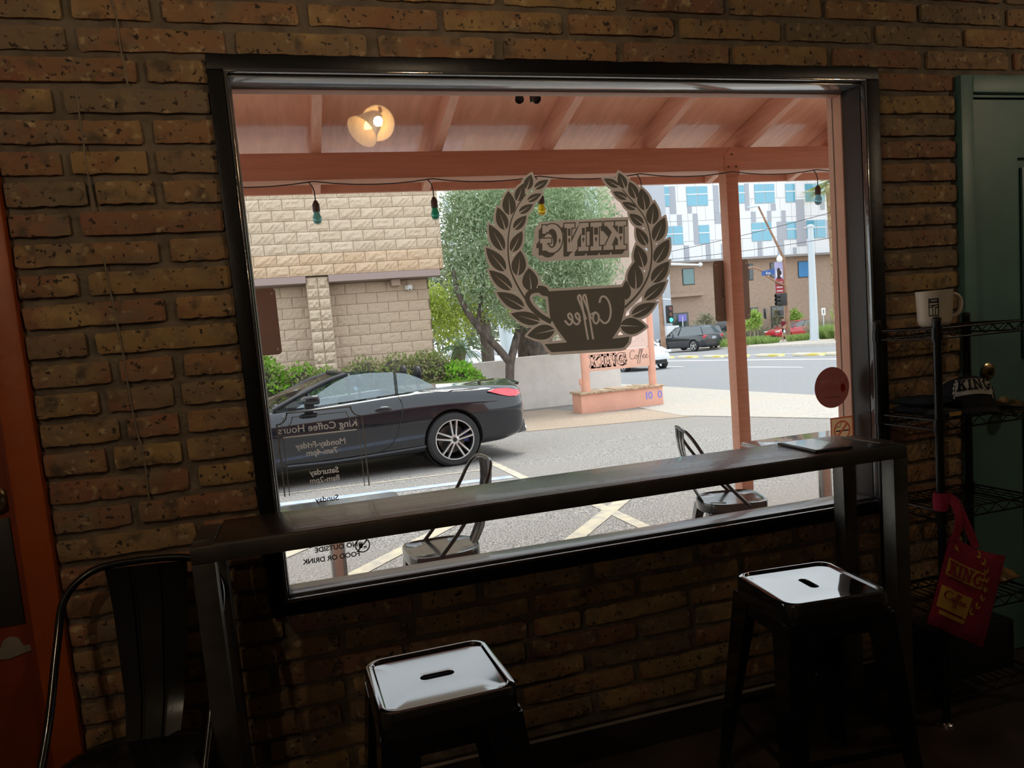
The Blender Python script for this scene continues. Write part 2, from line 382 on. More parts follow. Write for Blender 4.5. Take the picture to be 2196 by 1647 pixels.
lk = MB().lathe([(.0,0),(.034,0),(.036,.006),(.028,.014),(.020,.014),(.019,.009),(0,.009)], 24, axis='y').build('lock_cylinder', BRASS, d1, smooth=30); lk.location = (-.617, .004, 1.047); lk.rotation_euler = (PI, 0, 0)
for s in (-.021, .021): MB().lathe([(0,0),(.004,0),(.004,.004),(0,.004)], 8, (s,.012,0), 'y').build('screw', M('chrome', (.8,.8,.8), .15, 1), lk)
MB().box(-.008, .008, .0095, .011, -.008, .008).build('keyway', BLACKD, lk)
MB().box(-.78, -.592, .0, .006, .725, 1.0).build('kick_plate', M('dull_zinc', (.055,.05,.045), .5, .6, var=.2), d1, bevel=.002)
rnd = random.Random(3)
pts = [(-.700,.648),(-.640,.640),(-.600,.650),(-.574,.655),(-.580,.668),(-.603,.668),(-.612,.690),(-.632,.697),(-.648,.688),(-.655,.668),(-.668,.660)]
MB().prism(pts, 'y', .0005, .005).build('chipped_patch', M('bare_plaster', (.20,.17,.14), .9, var=.2, nscale=20), d1)
d2 = struct('door_2', label='sage green panelled door with brass knob')
for a in ((2.412,2.466,0,2.105), (3.344,3.40,0,2.105)): MB().box(a[0], a[1], -.024, .014, a[2], a[3]).build('casing', GREEN, d2, bevel=.004)
MB().box(2.466, 3.344, -.024, .014, 2.046, 2.105).build('casing', GREEN, d2, bevel=.004)
MB().box(2.466, 2.474, -.004, .06, 0, 2.046).build('stop', GREEN, d2)
MB().box(2.466, 3.344, -.004, .06, 2.036, 2.046).build('stop', GREEN, d2)
b = MB()
for a in ((2.480,2.690,.006,2.030), (3.12,3.336,.006,2.030), (2.690,3.12,1.83,2.03), (2.690,3.12,.95,1.08), (2.690,3.12,.006,.24)): b.box(a[0], a[1], .004, .05, a[2], a[3])
b.build('slab', GREEN, d2)
for a in ((1.08,1.83), (.24,.95)):
    MB().box(2.690, 3.12, .022, .045, *a).build('panel', GREEN, d2)
    MB().box(2.72, 3.09, .010, .024, a[0]+.03, a[1]-.03).build('raised_field', GREEN, d2, bevel=.008)
kb = MB().lathe([(0,0),(.034,0),(.035,.006),(.014,.012),(.012,.035),(.026,.042),(.030,.055),(.024,.068),(0,.070)], 24, axis='y').build('knob', BRASS, d2, smooth=40); kb.location = (2.600, .004, .945); kb.rotation_euler = (PI, 0, 0)
kb = MB().lathe([(0,0),(.030,0),(.031,.006),(.022,.012),(0,.012)], 24, axis='y').build('deadbolt', BRASS, d2, smooth=40); kb.location = (2.535, .004, 1.077); kb.rotation_euler = (PI, 0, 0)
MB().box(-.004, .004, .012, .030, -.014, .014).build('thumb_turn', BRASS, kb, bevel=.002)

# ------------------------------------------------------------------ ceiling lamp whose reflection shows in the pane
lampx, lampz = .55, 2.26
lt = thing('ceiling_lamp', 'brass ceiling lamp with two frosted tulip shades, reflected in the window glass', 'lamp', (.56, -.98, 0))
def bulb_glow(name, st): return M(name, (1,.75,.4), .4, emit=(1,.62,.24), estr=st)
SHADE = M('frosted_shade', (.95,.85,.68), .5, emit=(1,.72,.38), estr=1.6)
b = MB().lathe([(0,2.75),(.07,2.75),(.07,2.73),(.02,2.72),(.014,2.52),(.03,2.49),(.03,2.45),(0,2.44)], 20); b.build('stem', BRASS, lt, smooth=40)
for i, (mo, ax_) in enumerate((((.02, -.04, 2.285), (-.45, 3.25, -.95)), ((-.055, .02, 2.235), (-.62, .35, -.62)))):
    ax_ = Vector(ax_).normalized(); q_ = ax_.to_track_quat('Z', 'Y'); base = Vector(mo)-ax_*.12
    s = MB().lathe([(.022,0),(.034,.018),(.045,.05),(.054,.085),(.072,.122),(.0705,.122),(.0515,.085),(.0425,.05),(.032,.018),(.020,.003)], 24).build('shade', SHADE, lt, smooth=60)
    s.location = base; s.rotation_mode = 'QUATERNION'; s.rotation_quaternion = q_
    MB().lathe([(0,.012),(.009,.012),(.010,.026),(.019,.045),(.021,.060),(.013,.084),(.004,.098),(0,.10)], 16).build('bulb', bulb_glow('lamp_bulb', 30), s, smooth=60)
    MB().tube(smooth_path([(0,0,2.46), (base.x*.7,base.y*.7,2.47), (base.x-ax_.x*.02,base.y-ax_.y*.02,base.z-ax_.z*.02)], 4), .008, 8).build('arm', BRASS, lt, smooth=60)
ld = bpy.data.lights.new('lamp_light', 'POINT'); ld.energy = 4.4; ld.color = (1,.83,.62); ld.shadow_soft_size = .018
lo = bpy.data.objects.new('lamp_light', ld); COL.objects.link(lo); lo.parent = lt; lo.location = (.008, .07, 2.262)
# second lamp of the same kind above the left side of the room
l2 = copy_tree(lt); l2.location = (-.95, -1.55, 0); tag(l2, 'brass ceiling lamp with two frosted tulip shades above the orange door', 'lamp')
for c in l2.children:
    if c.type == 'LIGHT': c.data = c.data.copy(); c.data.energy = 9

l3 = copy_tree(lt); l3.location = (3.35, -1.25, 0); tag(l3, 'unseen fill lamp added above the green door, copied from the brass ceiling lamp', 'lamp')  # added fill lamp, out of view, brightening the right side of the room
for c in l3.children:
    if c.type == 'LIGHT': c.data = c.data.copy(); c.data.energy = 9.0
l4 = copy_tree(lt); l4.location = (-1.3, -3.9, 0); tag(l4, 'unseen fill lamp added at the back of the room, copied from the brass ceiling lamp', 'lamp')  # added fill lamp, out of view, lifting the room's overall brightness
for c in l4.children:
    if c.type == 'LIGHT': c.data = c.data.copy(); c.data.energy = 10
# ------------------------------------------------------------------ bar table under the window
STEEL = M('raw_steel', (.115,.107,.093), .40, .8, var=.3, nscale=7, bump=.06, bscale=30)
WOODT = M('dark_stained_wood', (.022,.015,.012), .27, var=.5, nscale=5, stretch=(.6, 9, 9), bump=.15, bscale=22, coat=.15)
tx0, tx1, ty0, ty1, tz = -.136, 1.832, -.350, -.085, .946
bt = thing('bar_table', 'long narrow counter table of dark wood and raw steel tube below the window', 'table', (0, 0, 0))
tb = .050
for x in (tx0, tx1-tb):
    for y in (ty0, ty1-tb): MB().box(x, x+tb, y, y+tb, 0, tz-tb).build('leg', STEEL, bt, bevel=.003)
MB().box(tx0, tx1, ty0, ty0+tb, tz-tb, tz-.010).build('rail', STEEL, bt, bevel=.003)
MB().box(tx0, tx1, ty1-tb, ty1, tz-tb, tz-.018).build('rail', STEEL, bt, bevel=.003)
for x in (tx0, tx1-tb): MB().box(x, x+tb, ty0+tb, ty1-tb, tz-tb, tz-.006).build('end_rail', STEEL, bt, bevel=.003)
MB().box(tx0+.052, tx1-.03, ty0+.004, ty1-.004, tz-.030, tz-.008).build('top', WOODT, bt, bevel=.002)
# menu lying on the table
mn = thing('menu_board', 'thin glossy menu clipboard lying at the right end of the counter table', 'menu', (1.615, -.215, tz-.0075), math.radians(-4))
MB().box(-.062, .062, -.098, .098, 0, .006).build('backing', M('menu_black', (.02,.02,.022), .3), mn, bevel=.001)
MB().box(-.055, .055, -.09, .09, .006, .0075).build('sheet', M('menu_sheet', (.16,.20,.24), .12, col2=(.03,.035,.04), nscale=14, coat=.5), mn)

# ------------------------------------------------------------------ metal stools and chairs
BLKM = M('black_enamel', (.006,.006,.007), .16, coat=.3, bump=.02, bscale=50)
BLKS = M('black_enamel_seat', (.008,.008,.009), .06, coat=.8, spec=.8)
def leg_mesh(b, top, bot, w0, w1, sx_, sy_):
    """bent-sheet L leg tapering from top to bottom"""
    def L(c, w_, t=.004):
        x, y, z = c; return [(x, y, z), (x-sx_*w_, y, z), (x-sx_*w_, y-sy_*t, z), (x-sx_*t*2, y-sy_*t*2, z), (x-sx_*t, y-sy_*w_, z), (x, y-sy_*w_, z)]
    rings = []
    for i in range(7):
        t = i/6; rings.append(L([top[j]+(bot[j]-top[j])*t for j in range(3)], w0+(w1-w0)*t))
    b.loft(rings); return b
def slot_seat(S, H, slot_along_x=True):
    n = 6
    def ring(w_, r, z): return [(x, y, z) for x, y in rrect(w_, w_, r, n)]
    def slot(w_, h_, z): 
        a = rrect(w_, h_, h_/2*.98, n); return [(x, y, z) for x, y in a]
    sl = [slot(.078, .026, H-.006), slot(.074, .022, H-.010), slot(.074, .022, H-.022)]
    rings = [ring(S+.004, .036, H-.060), ring(S+.002, .036, H-.012), ring(S-.004, .036, H-.003), ring(S-.016, .034, H), ring(S-.030, .031, H-.001), ring(S-.038, .028, H-.0065), ring(S-.06, .022, H-.0075), *sl]
    return MB().loft(rings, caps=False)
def make_stool(name, label, loc, rz):
    t = thing(name, label, 'stool', loc, rz, 'black metal stools at the counter table')
    H, S, F = .612, .296, .405
    slot_seat(S, H).build('seat', BLKS, t, smooth=35)
    b = MB()
    for s1, s2 in ((1,0),(-1,0),(0,1),(0,-1)):
        if s1: b.prism([(-S/2+.02, H-.10), (S/2-.02, H-.10), (S/2-.01, H-.05), (-S/2+.01, H-.05)], 'x', s1*(S/2+.001), s1*(S/2-.004))
        else: b.prism([(-S/2+.02, H-.10), (S/2-.02, H-.10), (S/2-.01, H-.05), (-S/2+.01, H-.05)], 'y', s2*(S/2+.001), s2*(S/2-.004))
    b.build('apron', BLKM, t)
    for a in (1,-1):
        for c in (1,-1):
            leg_mesh(MB(), (a*(S/2+.002), c*(S/2+.002), H-.055), (a*F/2, c*F/2, 0), .085, .034, a, c).build('leg', BLKM, t, smooth=30)
            MB().cbox((a*(F/2-.015), c*(F/2-.015), .008), (.036,.036,.016)).build('foot', M('black_rubber', (.012,.012,.012), .7), t, bevel=.003)
    k = .33; e = F/2-(F-S)/2*k*.62-.012
    for a in (1,-1):
        MB().bar((-e, a*e, .20), (e, a*e, .20), .006, .020).build('stretcher', BLKM, t)
        MB().bar((a*e, -e, .20), (a*e, e, .20), .006, .020).build('stretcher', BLKM, t)
    return t
make_stool('metal_stool', 'black metal backless stool nearest the camera, left of centre', (.365, -.515, 0), math.radians(1))
make_stool('metal_stool', 'black metal backless stool near the wire shelf, bright sky in its seat', (1.420, -.420, 0), math.radians(84))

def make_chair(name, label, loc, rz, M1, M2, group):
    """bent-tube cafe chair, seat front towards +y in local space, back at -y"""
    t = thing(name, label, 'chair', loc, rz, group)
    H = .448
    def ring(k, z):   # seat plan: square front, round back
        out = []
        for i in range(32):
            a = 2*PI*i/32; x, y = math.cos(a), math.sin(a); e = 5.0 if y > 0 else 2.6
            r = (abs(x)**e+abs(y)**e)**(-1/e); out.append((x*r*.178*k, y*r*.178*k, z))
        return out
    b = MB(); b.loft([ring(1.01, H-.055), ring(1.02, H-.012), ring(1.0, H), ring(.93, H+.001), ring(.88, H-.006), ring(.5, H-.008), ring(.1, H-.008)], caps=True)
    b.build('seat', M1, t, smooth=35)
    for a in (1,-1):
        leg_mesh(MB(), (a*.172, .165, H-.05), (a*.205, .205, 0), .075, .03, a, 1).build('leg', M2, t, smooth=30)
        leg_mesh(MB(), (a*.165, -.160, H-.05), (a*.205, -.235, 0), .075, .03, a, -1).build('leg', M2, t, smooth=30)
    # hoop: tubes rise from the seat sides, lean back and join in a round top
    HW = .90
    hp = [(-.176, .06, H-.02), (-.200*HW, -.05, H+.10), (-.210*HW, -.165, H+.26), (-.205*HW, -.215, H+.345), (-.155*HW, -.245, H+.395), (-.07, -.258, H+.412), (.07, -.258, H+.412), (.155*HW, -.245, H+.395), (.205*HW, -.215, H+.345), (.210*HW, -.165, H+.26), (.200*HW, -.05, H+.10), (.176, .06, H-.02)]
    MB().tube(smooth_path(hp, 6), .0095, 10).build('back_hoop', M2, t, smooth=60)
    # splat: sheet strip with two ribs
    rings = []
    for i in range(9):
        q = i/8; z = H-.03+(.43)*q; y = -.178-.080*min(1, q*1.25)+.035*max(0, .22-q)/.22; w_ = .062+.038*q
        rings.append([(-w_, y, z), (-w_*.45, y+.003, z), (-w_*.38, y-.006, z), (-w_*.30, y+.003, z), (w_*.30, y+.003, z), (w_*.38, y-.006, z), (w_*.45, y+.003, z), (w_, y, z), (w_, y-.003, z), (-w_, y-.003, z)])
    MB().loft(rings).build('splat', M1, t, smooth=30)
    return t
make_chair('metal_chair', 'black metal chair with curved tube back beside the orange door', (-.322, -.335, 0), math.radians(171), BLKM, BLKM, None)
# ================================================================== WIRE SHELF AND WHAT IT HOLDS
WIRE = M('black_wire', (.012,.012,.013), .28, .4)
sx0, sx1, sy0, sy1 = 2.0, 2.372, -.302, -.062
LV = [1.262, .982, .697, .385, .11]
sh = thing('wire_shelf', 'black wire shelving unit with five tiers between window and green door', 'shelf', (0, 0, 0))
for x in (sx0, sx1):
    for y in (sy0, sy1):
        p = MB().tube([(x, y, .012), (x, y, 1.285)], .0125, 14).build('post', WIRE, sh, smooth=50)
        MB().lathe([(0,1.285),(.0135,1.285),(.0135,1.293),(.009,1.298),(0,1.299)], 14, (x, y, 0)).build('cap', M('black_plastic', (.015,.015,.015), .5), p, smooth=40)
        MB().lathe([(0,0),(.02,0),(.02,.008),(.012,.014),(0,.014)], 14, (x, y, 0)).build('foot', M('chrome', (.8,.8,.8), .15, 1), p, smooth=40)
for z in LV:
    fr = MB()
    for zz in (z, z-.030):
        fr.tube([(sx0,sy0,zz),(sx1,sy0,zz)], .0032, 6); fr.tube([(sx0,sy1,zz),(sx1,sy1,zz)], .0032, 6)
        fr.tube([(sx0,sy0,zz),(sx0,sy1,zz)], .0032, 6); fr.tube([(sx1,sy0,zz),(sx1,sy1,zz)], .0032, 6)
    def zig(a, c, n):
        a, c = Vector(a), Vector(c); return [a.lerp(c, i/n)+Vector((0, 0, -.002 if i % 2 else -.028)) for i in range(n+1)]
    for a, c, n in (((sx0,sy0,z),(sx1,sy0,z),12), ((sx0,sy1,z),(sx1,sy1,z),12), ((sx0,sy0,z),(sx0,sy1,z),8), ((sx1,sy0,z),(sx1,sy1,z),8)): fr.tube(zig(a, c, n), .0018, 5)
    tier = fr.build('tier_frame', WIRE, sh, smooth=60)
    dk = MB()
    for i in range(13): x = sx0+.014+(sx1-sx0-.028)*i/12; dk.tube([(x,sy0,z+.002),(x,sy1,z+.002)], .0018, 5)
    dk.build('deck_wires', WIRE, tier, smooth=60)
    for x in (sx0, sx1):
        for y in (sy0, sy1): MB().lathe([(.0128,z-.036),(.017,z-.036),(.0165,z+.004),(.0128,z+.004)], 14, (x, y, 0)).build('collar', WIRE, tier, smooth=40)

def pillow(wd, dp, ht, seed, n=8, pinch=.55):
    r = random.Random(seed); top = []; 
    d = MB(); N = n+1
    def gr(sgn):
        vs = []
        for j in range(N):
            for i in range(N):
                u, v = i/n*2-1, j/n*2-1; e = (1-u**4)*(1-v**4); vs.append((u*wd/2*(1-.03*abs(v)), v*dp/2*(1-.03*abs(u)), sgn*ht/2*(e**pinch)+(r.random()-.5)*ht*.10*e))
        return vs
    fs = [(j*N+i, j*N+i+1, (j+1)*N+i+1, (j+1)*N+i) for j in range(n) for i in range(n)]
    d.add(gr(1), fs); d.add(gr(-1), [q[::-1] for q in fs]); return d

# mug
MUGM = M('cream_stoneware', (.62,.55,.44), .28, var=.05, nscale=8)
mc = atY(2004, 672, -.225)
mg = thing('coffee_mug', 'cream coffee mug with small dark picture on top shelf tier', 'mug', (mc.x, -.225, LV[0]+.0042), math.radians(-12))
MB().lathe([(0,0),(.036,0),(.044,.006),(.048,.02),(.0525,.108),(.0535,.111),(.0515,.112),(.0495,.108),(.045,.02),(.036,.012),(0,.012)], 32).build('body', MUGM, mg, smooth=40)
MB().tube(smooth_path([(.048,0,.093),(.066,-.001,.096),(.083,-.001,.083),(.086,-.001,.060),(.076,-.001,.036),(.047,0,.024)], 6), .0065, 10).build('handle', MUGM, mg, smooth=60)
def mugpt(u, v, o=.0004):   # wrap a flat print around the mug; u in metres along the wall
    z = .033+v; r = .048+(.0525-.048)*((z-.02)/.088)+o; a = -PI/2-.62+u/.05; return (r*math.cos(a), r*math.sin(a), z)
def wrapgrid(u0, u1, v0, v1, fn, name, mat, par, nu=6, nv=2):
    vs = [fn(u0+(u1-u0)*i/nu, v0+(v1-v0)*j/nv) for j in range(nv+1) for i in range(nu+1)]; N = nu+1
    return MB().add(vs, [(j*N+i, j*N+i+1, (j+1)*N+i+1, (j+1)*N+i) for j in range(nv) for i in range(nu)]).build(name, mat, par, recalc=False, smooth=80)
INK = M('dark_print', (.02,.02,.022), .5)
prt = wrapgrid(-.014, .014, 0, .055, mugpt, 'picture_print', INK, mg)
for u0, u1, v0, v1 in ((-.011,-.004,.004,.026), (-.001,.003,.004,.030), (.006,.011,.004,.024), (-.011,.011,.036,.040), (-.006,.009,.047,.050), (-.010,-.006,.029,.033), (.005,.009,.028,.033)):
    wrapgrid(u0, u1, v0, v1, lambda u, v: mugpt(u, v, .0008), 'print_figure', MUGM, prt, 3, 1)

# cap
DKCLOTH = M('black_cotton', (.014,.014,.018), .85, bump=.3, bscale=160, spec=.2)
CREAM = M('cream_mesh_fabric', (.36,.33,.27), .85, bump=.4, bscale=220, spec=.2)
cc = atY(2052, 860, -.20)
cp = thing('trucker_cap', 'black and cream cap reading KING on the second shelf tier', 'cap', (cc.x+.035, -.195, LV[1]+.005), math.radians(-27))
def crown(a, t, o=0):   # a azimuth, t 0..1 up; front is -y
    fz = max(0, -math.sin(a)); rx, ry = .086+o, .098+o
    h = .098+.016*fz; s = math.sin(t*PI/2)**.75; c_ = math.cos(t*PI/2)**(.42+.10*(1-fz))
    return (rx*math.cos(a)*c_, ry*math.sin(a)*c_, h*s+o)
def crown_part(a0, a1, name, mat, n=14, m=9):
    vs = [crown(a0+(a1-a0)*i/n, j/m) for j in range(m+1) for i in range(n+1)]; N = n+1
    fs = [(j*N+i, j*N+i+1, (j+1)*N+i+1, (j+1)*N+i) for j in range(m) for i in range(n)]
    return MB().add(vs, fs).build(name, mat, cp, smooth=80, recalc=False)
crown_part(-PI*.98, -PI*.10, 'front_panel', DKCLOTH, 20)
crown_part(-PI*.10, PI*1.02, 'back_panel', CREAM, 20)
vs = []; N = 15
for r_, dz in ((.0, 0), (.5, 0), (1., 0)):
    for i in range(N):
        a = -PI*.93+PI*.86*i/(N-1); x, y, z = crown(a, 0); q = r_*.072*max(0, math.sin((i/(N-1))*PI))**.6
        vs.append((x*(1+.05*r_), y-q, .012-.030*(abs(x)/.086)**2*r_+.006*(1-r_)))
b = MB().add(vs, [(k*N+i, k*N+i+1, (k+1)*N+i+1, (k+1)*N+i) for k in range(2) for i in range(N-1)])
br = b.build('brim', DKCLOTH, cp, smooth=80); sm = br.modifiers.new('th', 'SOLIDIFY'); sm.thickness = .0035
MB().lathe([(0,.1),(.007,.1),(.007,.104),(0,.106)], 10).build('button', DKCLOTH, cp, smooth=50)
KP, KW = king2d()
def capmap(o):
    def fn(x, y):
        a = -PI/2+((x-KW/2)/KW)*1.25; t = .30+.30*y; return crown(a, t*(1-.0*x)+.04*math.cos((x/KW-.5)*PI), o)
    return fn
WHT = M('pale_thread', (.45,.42,.36), .8)
flat([[(-.2+.2*i,-.25+.36*j),(.0+.2*i,-.25+.36*j),(.0+.2*i,.11+.36*j),(-.2+.2*i,.11+.36*j)] for i in range(21) for j in range(4)], capmap(.0018), 'letter_patch', WHT, cp)
flat(KP, capmap(.0055), 'lettering', DKCLOTH, cp)
for s in (-1, 1):
    for i in range(5):
        cx_, cy_ = KW/2+s*(2.12+.10*math.sin(i/4*PI)), -.35+i*.38
        flat([[(cx_-.12, cy_), (cx_, cy_-.16), (cx_+.12, cy_), (cx_, cy_+.22)]], capmap(.002), 'laurel_leaf', WHT, cp)

# folded shirts and a flat cap beside it
TEAL = M('dark_teal_cotton', (.012,.020,.024), .9, bump=.4, bscale=120, spec=.15)
for i, (lab, w_, m_) in enumerate((('folded black shirt at the bottom of the pile on the second tier', .16, DKCLOTH), ('folded dark teal shirt lying on another shirt, second tier', .15, TEAL))):
    o = pillow(w_, .17, .026, 20+i, pinch=.25).build('folded_shirt', m_, None, smooth=80); o.location = (2.093-.004*i, -.160-.004*i, LV[1]+.0175+.0265*i); o.rotation_euler = (0, 0, .06*i)
    tag(o, lab, 'shirt', 'folded shirts on the shelf')
o = pillow(.085, .09, .022, 30, pinch=.4).build('beanie', M('navy_knit', (.012,.012,.02), .9, bump=.6, bscale=90), None, smooth=80); o.location = (2.058, -.262, LV[1]+.0155)
tag(o, 'dark knitted beanie with gold patch at the front of the second tier', 'hat')
MB().box(-.022, .022, -.0462, -.0445, -.006, .006).build('patch', M('gold_thread', (.42,.24,.06), .6), o)

# tote bag hanging from the front shelf post
RED = M('crimson_canvas', (.27,.02,.048), .85, var=.1, nscale=30, bump=.25, bscale=200, spec=.2)
GOLD = M('mustard_print', (.46,.27,.04), .7)
BY = -.345
tg = thing('tote_bag', 'crimson canvas tote bag with mustard coffee print hanging from shelf post', 'bag', (2.03, BY, .25))
C4 = [Vector((-.138, 0, .125)), Vector((.075, 0, .004)), Vector((.172, 0, .285)), Vector((-.042, 0, .385))]   # BL BR TR TL
def bagpt(u, v, o=0):
    p = C4[0]*(1-u)*(1-v)+C4[1]*u*(1-v)+C4[2]*u*v+C4[3]*(1-u)*v
    s = (1-(2*u-1)**4)*(1-(2*v-1)**6)
    return p+Vector((0, -.016*s-.007*math.sin(u*9+v*3)*s-o, -.012*math.sin(PI*u)*v))
def bagback(u, v):
    p = bagpt(u, v); s = (1-(2*u-1)**4)*(1-(2*v-1)**6); return Vector((p.x, .004+.012*s, p.z))
n = 16; N = n+1; b = MB()
fs = [(j*N+i, j*N+i+1, (j+1)*N+i+1, (j+1)*N+i) for j in range(n) for i in range(n)]
b.add([bagpt(i/n, j/n) for j in range(N) for i in range(N)], fs); b.add([bagback(i/n, j/n) for j in range(N) for i in range(N)], [q[::-1] for q in fs])
b.build('body', RED, tg, smooth=80, recalc=False)
def strap(pts, wd):
    d = MB(); P = smooth_path(pts, 5); vs = []
    for i, p in enumerate(P):
        t = (P[min(i+1, len(P)-1)]-P[max(i-1, 0)]).normalized(); q = t.cross(Vector((0, 1, 0))).normalized()*wd/2
        vs += [p+q+Vector((0,-.001,0)), p-q+Vector((0,-.001,0)), p-q+Vector((0,.001,0)), p+q+Vector((0,.001,0))]
    d.loft([vs[i*4:i*4+4] for i in range(len(P))]); return d
strap([(-.030,-.004,.365), (-.012,-.003,.43), (-.008,.020,.478), (-.028,.052,.500)], .028).build('handle', RED, tg, smooth=60)
strap([(.052,-.004,.330), (.030,.006,.40), (.004,.026,.478), (-.028,.056,.502)], .028).build('handle', RED, tg, smooth=60)
MB().lathe([(.0165,-.030),(.022,-.032),(.024,.0),(.021,.024),(.0165,.022)], 16, (-.030,.043,.485)).build('handle_wrap', RED, tg, smooth=50)
def bagmap(u0, v0, su, sv, o=.0012): return lambda x, y: bagpt(u0+x*su, v0+y*sv, o)
flat([[(-.1+.3*i,-.12+.31*j),(.2+.3*i,-.12+.31*j),(.2+.3*i,.19+.31*j),(-.1+.3*i,.19+.31*j)] for i in range(13) for j in range(4)], bagmap(.05, .60, .145, .15, .003), 'king_block', GOLD, tg)
flat(KP, bagmap(.05, .60, .145, .15, .0055), 'king_letters', RED, tg)
flat([[(.1*i,.125*j),(.1*i+.1,.125*j),(.1*i+.1,.125*j+.125),(.1*i,.125*j+.125)] for i in range(10) for j in range(8)], bagmap(.03, .22, .50, .24, .003), 'cup_print', GOLD, tg)
flat([[(.05+.1*i,0),(.15+.1*i,0),(.16+.1*i,.45),(.04+.1*i,.45)] for i in range(9)], bagmap(.05, .15, .50, .10, .003), 'saucer_print', GOLD, tg)
flatvf([ribbon2d(s, .07) for s in COFFEE], bagmap(.06, .32, .27, .11, .0055), 'coffee_script', RED, tg)
for i in range(9):
    a = math.radians(-62+i*15); cu, cv = .30+.36*math.cos(a), .58+.40*math.sin(a); d_ = a+PI/2
    for s in (-1, 1):
        da = d_-s*.6; lx, ly = math.cos(da)*.07, math.sin(da)*.085; nx_, ny_ = -math.sin(da)*.018, math.cos(da)*.018
        flat([[(cu,cv),(cu+lx*.5+nx_,cv+ly*.5+ny_),(cu+lx,cv+ly),(cu+lx*.5-nx_,cv+ly*.5-ny_)]], bagmap(0, 0, 1, 1, .003), 'leaf_print', GOLD, tg)
for a in (.2, .9, 1.6):
    lx, ly = math.cos(a)*.07, math.sin(a)*.05; flat([[(.09,.88),(.09+lx*.5-.012,.88+ly*.5+.012),(.09+lx,.88+ly),(.09+lx*.5+.012,.88+ly*.5-.012)]], bagmap(0, 0, 1, 1, .003), 'leaf_print', GOLD, tg)
# snack bag and box lower down
o = pillow(.10, .16, .05, 41).build('snack_bag', M('amber_snack_bag', (.30,.16,.035), .4, col2=(.12,.055,.015), nscale=40), None, smooth=80); o.location = (2.318, -.18, LV[3]+.029); o.rotation_euler = (0, 0, .1)
tag(o, 'small amber snack bag lying on the fourth shelf tier', 'snack')
o = MB().prism(rrect(.30, .17, .02, 4), 'z', 0, .16).build('storage_bin', M('dark_bin_plastic', (.010,.011,.014), .5), None, bevel=.006); o.location = (2.186, -.18, LV[4]+.004)
tag(o, 'dark plastic storage bin on the lowest shelf tier', 'bin')
# ================================================================== VINYL ON THE GLASS (seen from inside, so mirrored)
GY = .0645
def vinyl(name, c, tr):
    m = bpy.data.materials.new(name); m.use_nodes = True; n = m.node_tree; n.nodes.clear(); o = n.nodes.new('ShaderNodeOutputMaterial')
    d = n.nodes.new('ShaderNodeBsdfDiffuse'); t = n.nodes.new('ShaderNodeBsdfTranslucent'); a = n.nodes.new('ShaderNodeAddShader'); d.inputs[0].default_value = (*c, 1); t.inputs[0].default_value = (*tr, 1)
    n.links.new(d.outputs[0], a.inputs[0]); n.links.new(t.outputs[0], a.inputs[1]); n.links.new(a.outputs[0], o.inputs[0]); return m
VTAN = vinyl('vinyl_tan_back', (.36,.33,.29), (.46,.41,.355)); VDRK = vinyl('vinyl_dark_back', (.07,.064,.05), (.10,.09,.07))
VTXT = vinyl('vinyl_grey_text', (.36,.36,.35), (.40,.39,.37)); VBLK = vinyl('vinyl_black_text', (.03,.028,.025), (.03,.028,.025))
def zp(zx, zy, lay=0, ox=1000, oy=350, sc=3.9214):
    p = atY(ox+zx/sc, oy+zy/sc, GY); return (p.x, GY-.0006*lay, p.z)
lg = thing('laurel_decal', 'large reversed laurel wreath and coffee cup decal reading KING Coffee on glass', 'decal')
def leafpoly(tip, base, wd, grow=0, n=9, bend=0.0):
    tx, ty = tip; bx, by = base; dx, dy = tx-bx, ty-by; L = math.hypot(dx, dy); ux, uy = dx/L, dy/L; vx, vy = -uy, ux
    L2 = L+2*grow; bx -= ux*grow; by -= uy*grow; W_ = wd/2+grow; A = []; B = []
    for i in range(n+1):
        t = i/n; h = W_*(math.sin(PI*t**.8))**.85 if 0 < t < 1 else (grow*.25)
        A.append((bx+ux*L2*t+vx*h, by+uy*L2*t+vy*h)); B.append((bx+ux*L2*t-vx*h, by+uy*L2*t-vy*h))
    return A+B[::-1]
LV_ = [((545,95),(505,225),62),((690,140),(570,215),50),((480,170),(425,325),65),((632,255),(510,320),45),((352,235),(365,440),88),((562,345),(440,420),50),((262,370),(330,565),78),((505,440),(398,560),62),((190,515),(315,740),84),((470,570),(378,750),72),((165,710),(330,910),88),((455,735),(430,950),96),((190,900),(385,1065),84),((525,880),(545,1080),105),((255,1085),(490,1220),88),((600,1030),(690,1110),60),((375,1265),(625,1335),84),((512,1450),(745,1400),98),
    ((1282,80),(1335,215),62),((1155,130),(1285,200),50),((1370,155),(1430,300),66),((1232,240),(1355,300),48),((1470,210),(1505,400),84),((1310,330),(1430,385),48),((1578,330),(1555,520),84),((1370,425),(1490,520),62),((1668,455),(1580,660),84),((1428,540),(1520,695),68),((1705,640),(1585,840),88),((1430,685),(1490,880),88),((1705,825),(1560,1005),88),((1415,830),(1425,1065),105),((1680,995),(1495,1150),78),((1345,985),(1345,1150),62),((1595,1175),(1385,1285),78),((1510,1375),(1290,1365),110)]
STL = [(500,260),(420,380),(368,520),(350,700),(368,880),(425,1020),(505,1150),(600,1255),(710,1330)]
STR = [(1310,220),(1420,350),(1510,480),(1550,640),(1558,800),(1528,950),(1450,1090),(1330,1215)]
CUP = [(680,1078),(1336,1040),(1330,1225),(1295,1370),(1225,1478),(1150,1500),(905,1510),(848,1508),(765,1400),(705,1300)]
SAU = [(658,1522),(848,1507),(1228,1476),(1372,1458),(1362,1505),(1325,1548),(1290,1556),(718,1590),(690,1565)]
HAN = [(690,1105),(620,1070),(545,1080),(512,1130),(540,1200),(620,1280),(715,1335)]
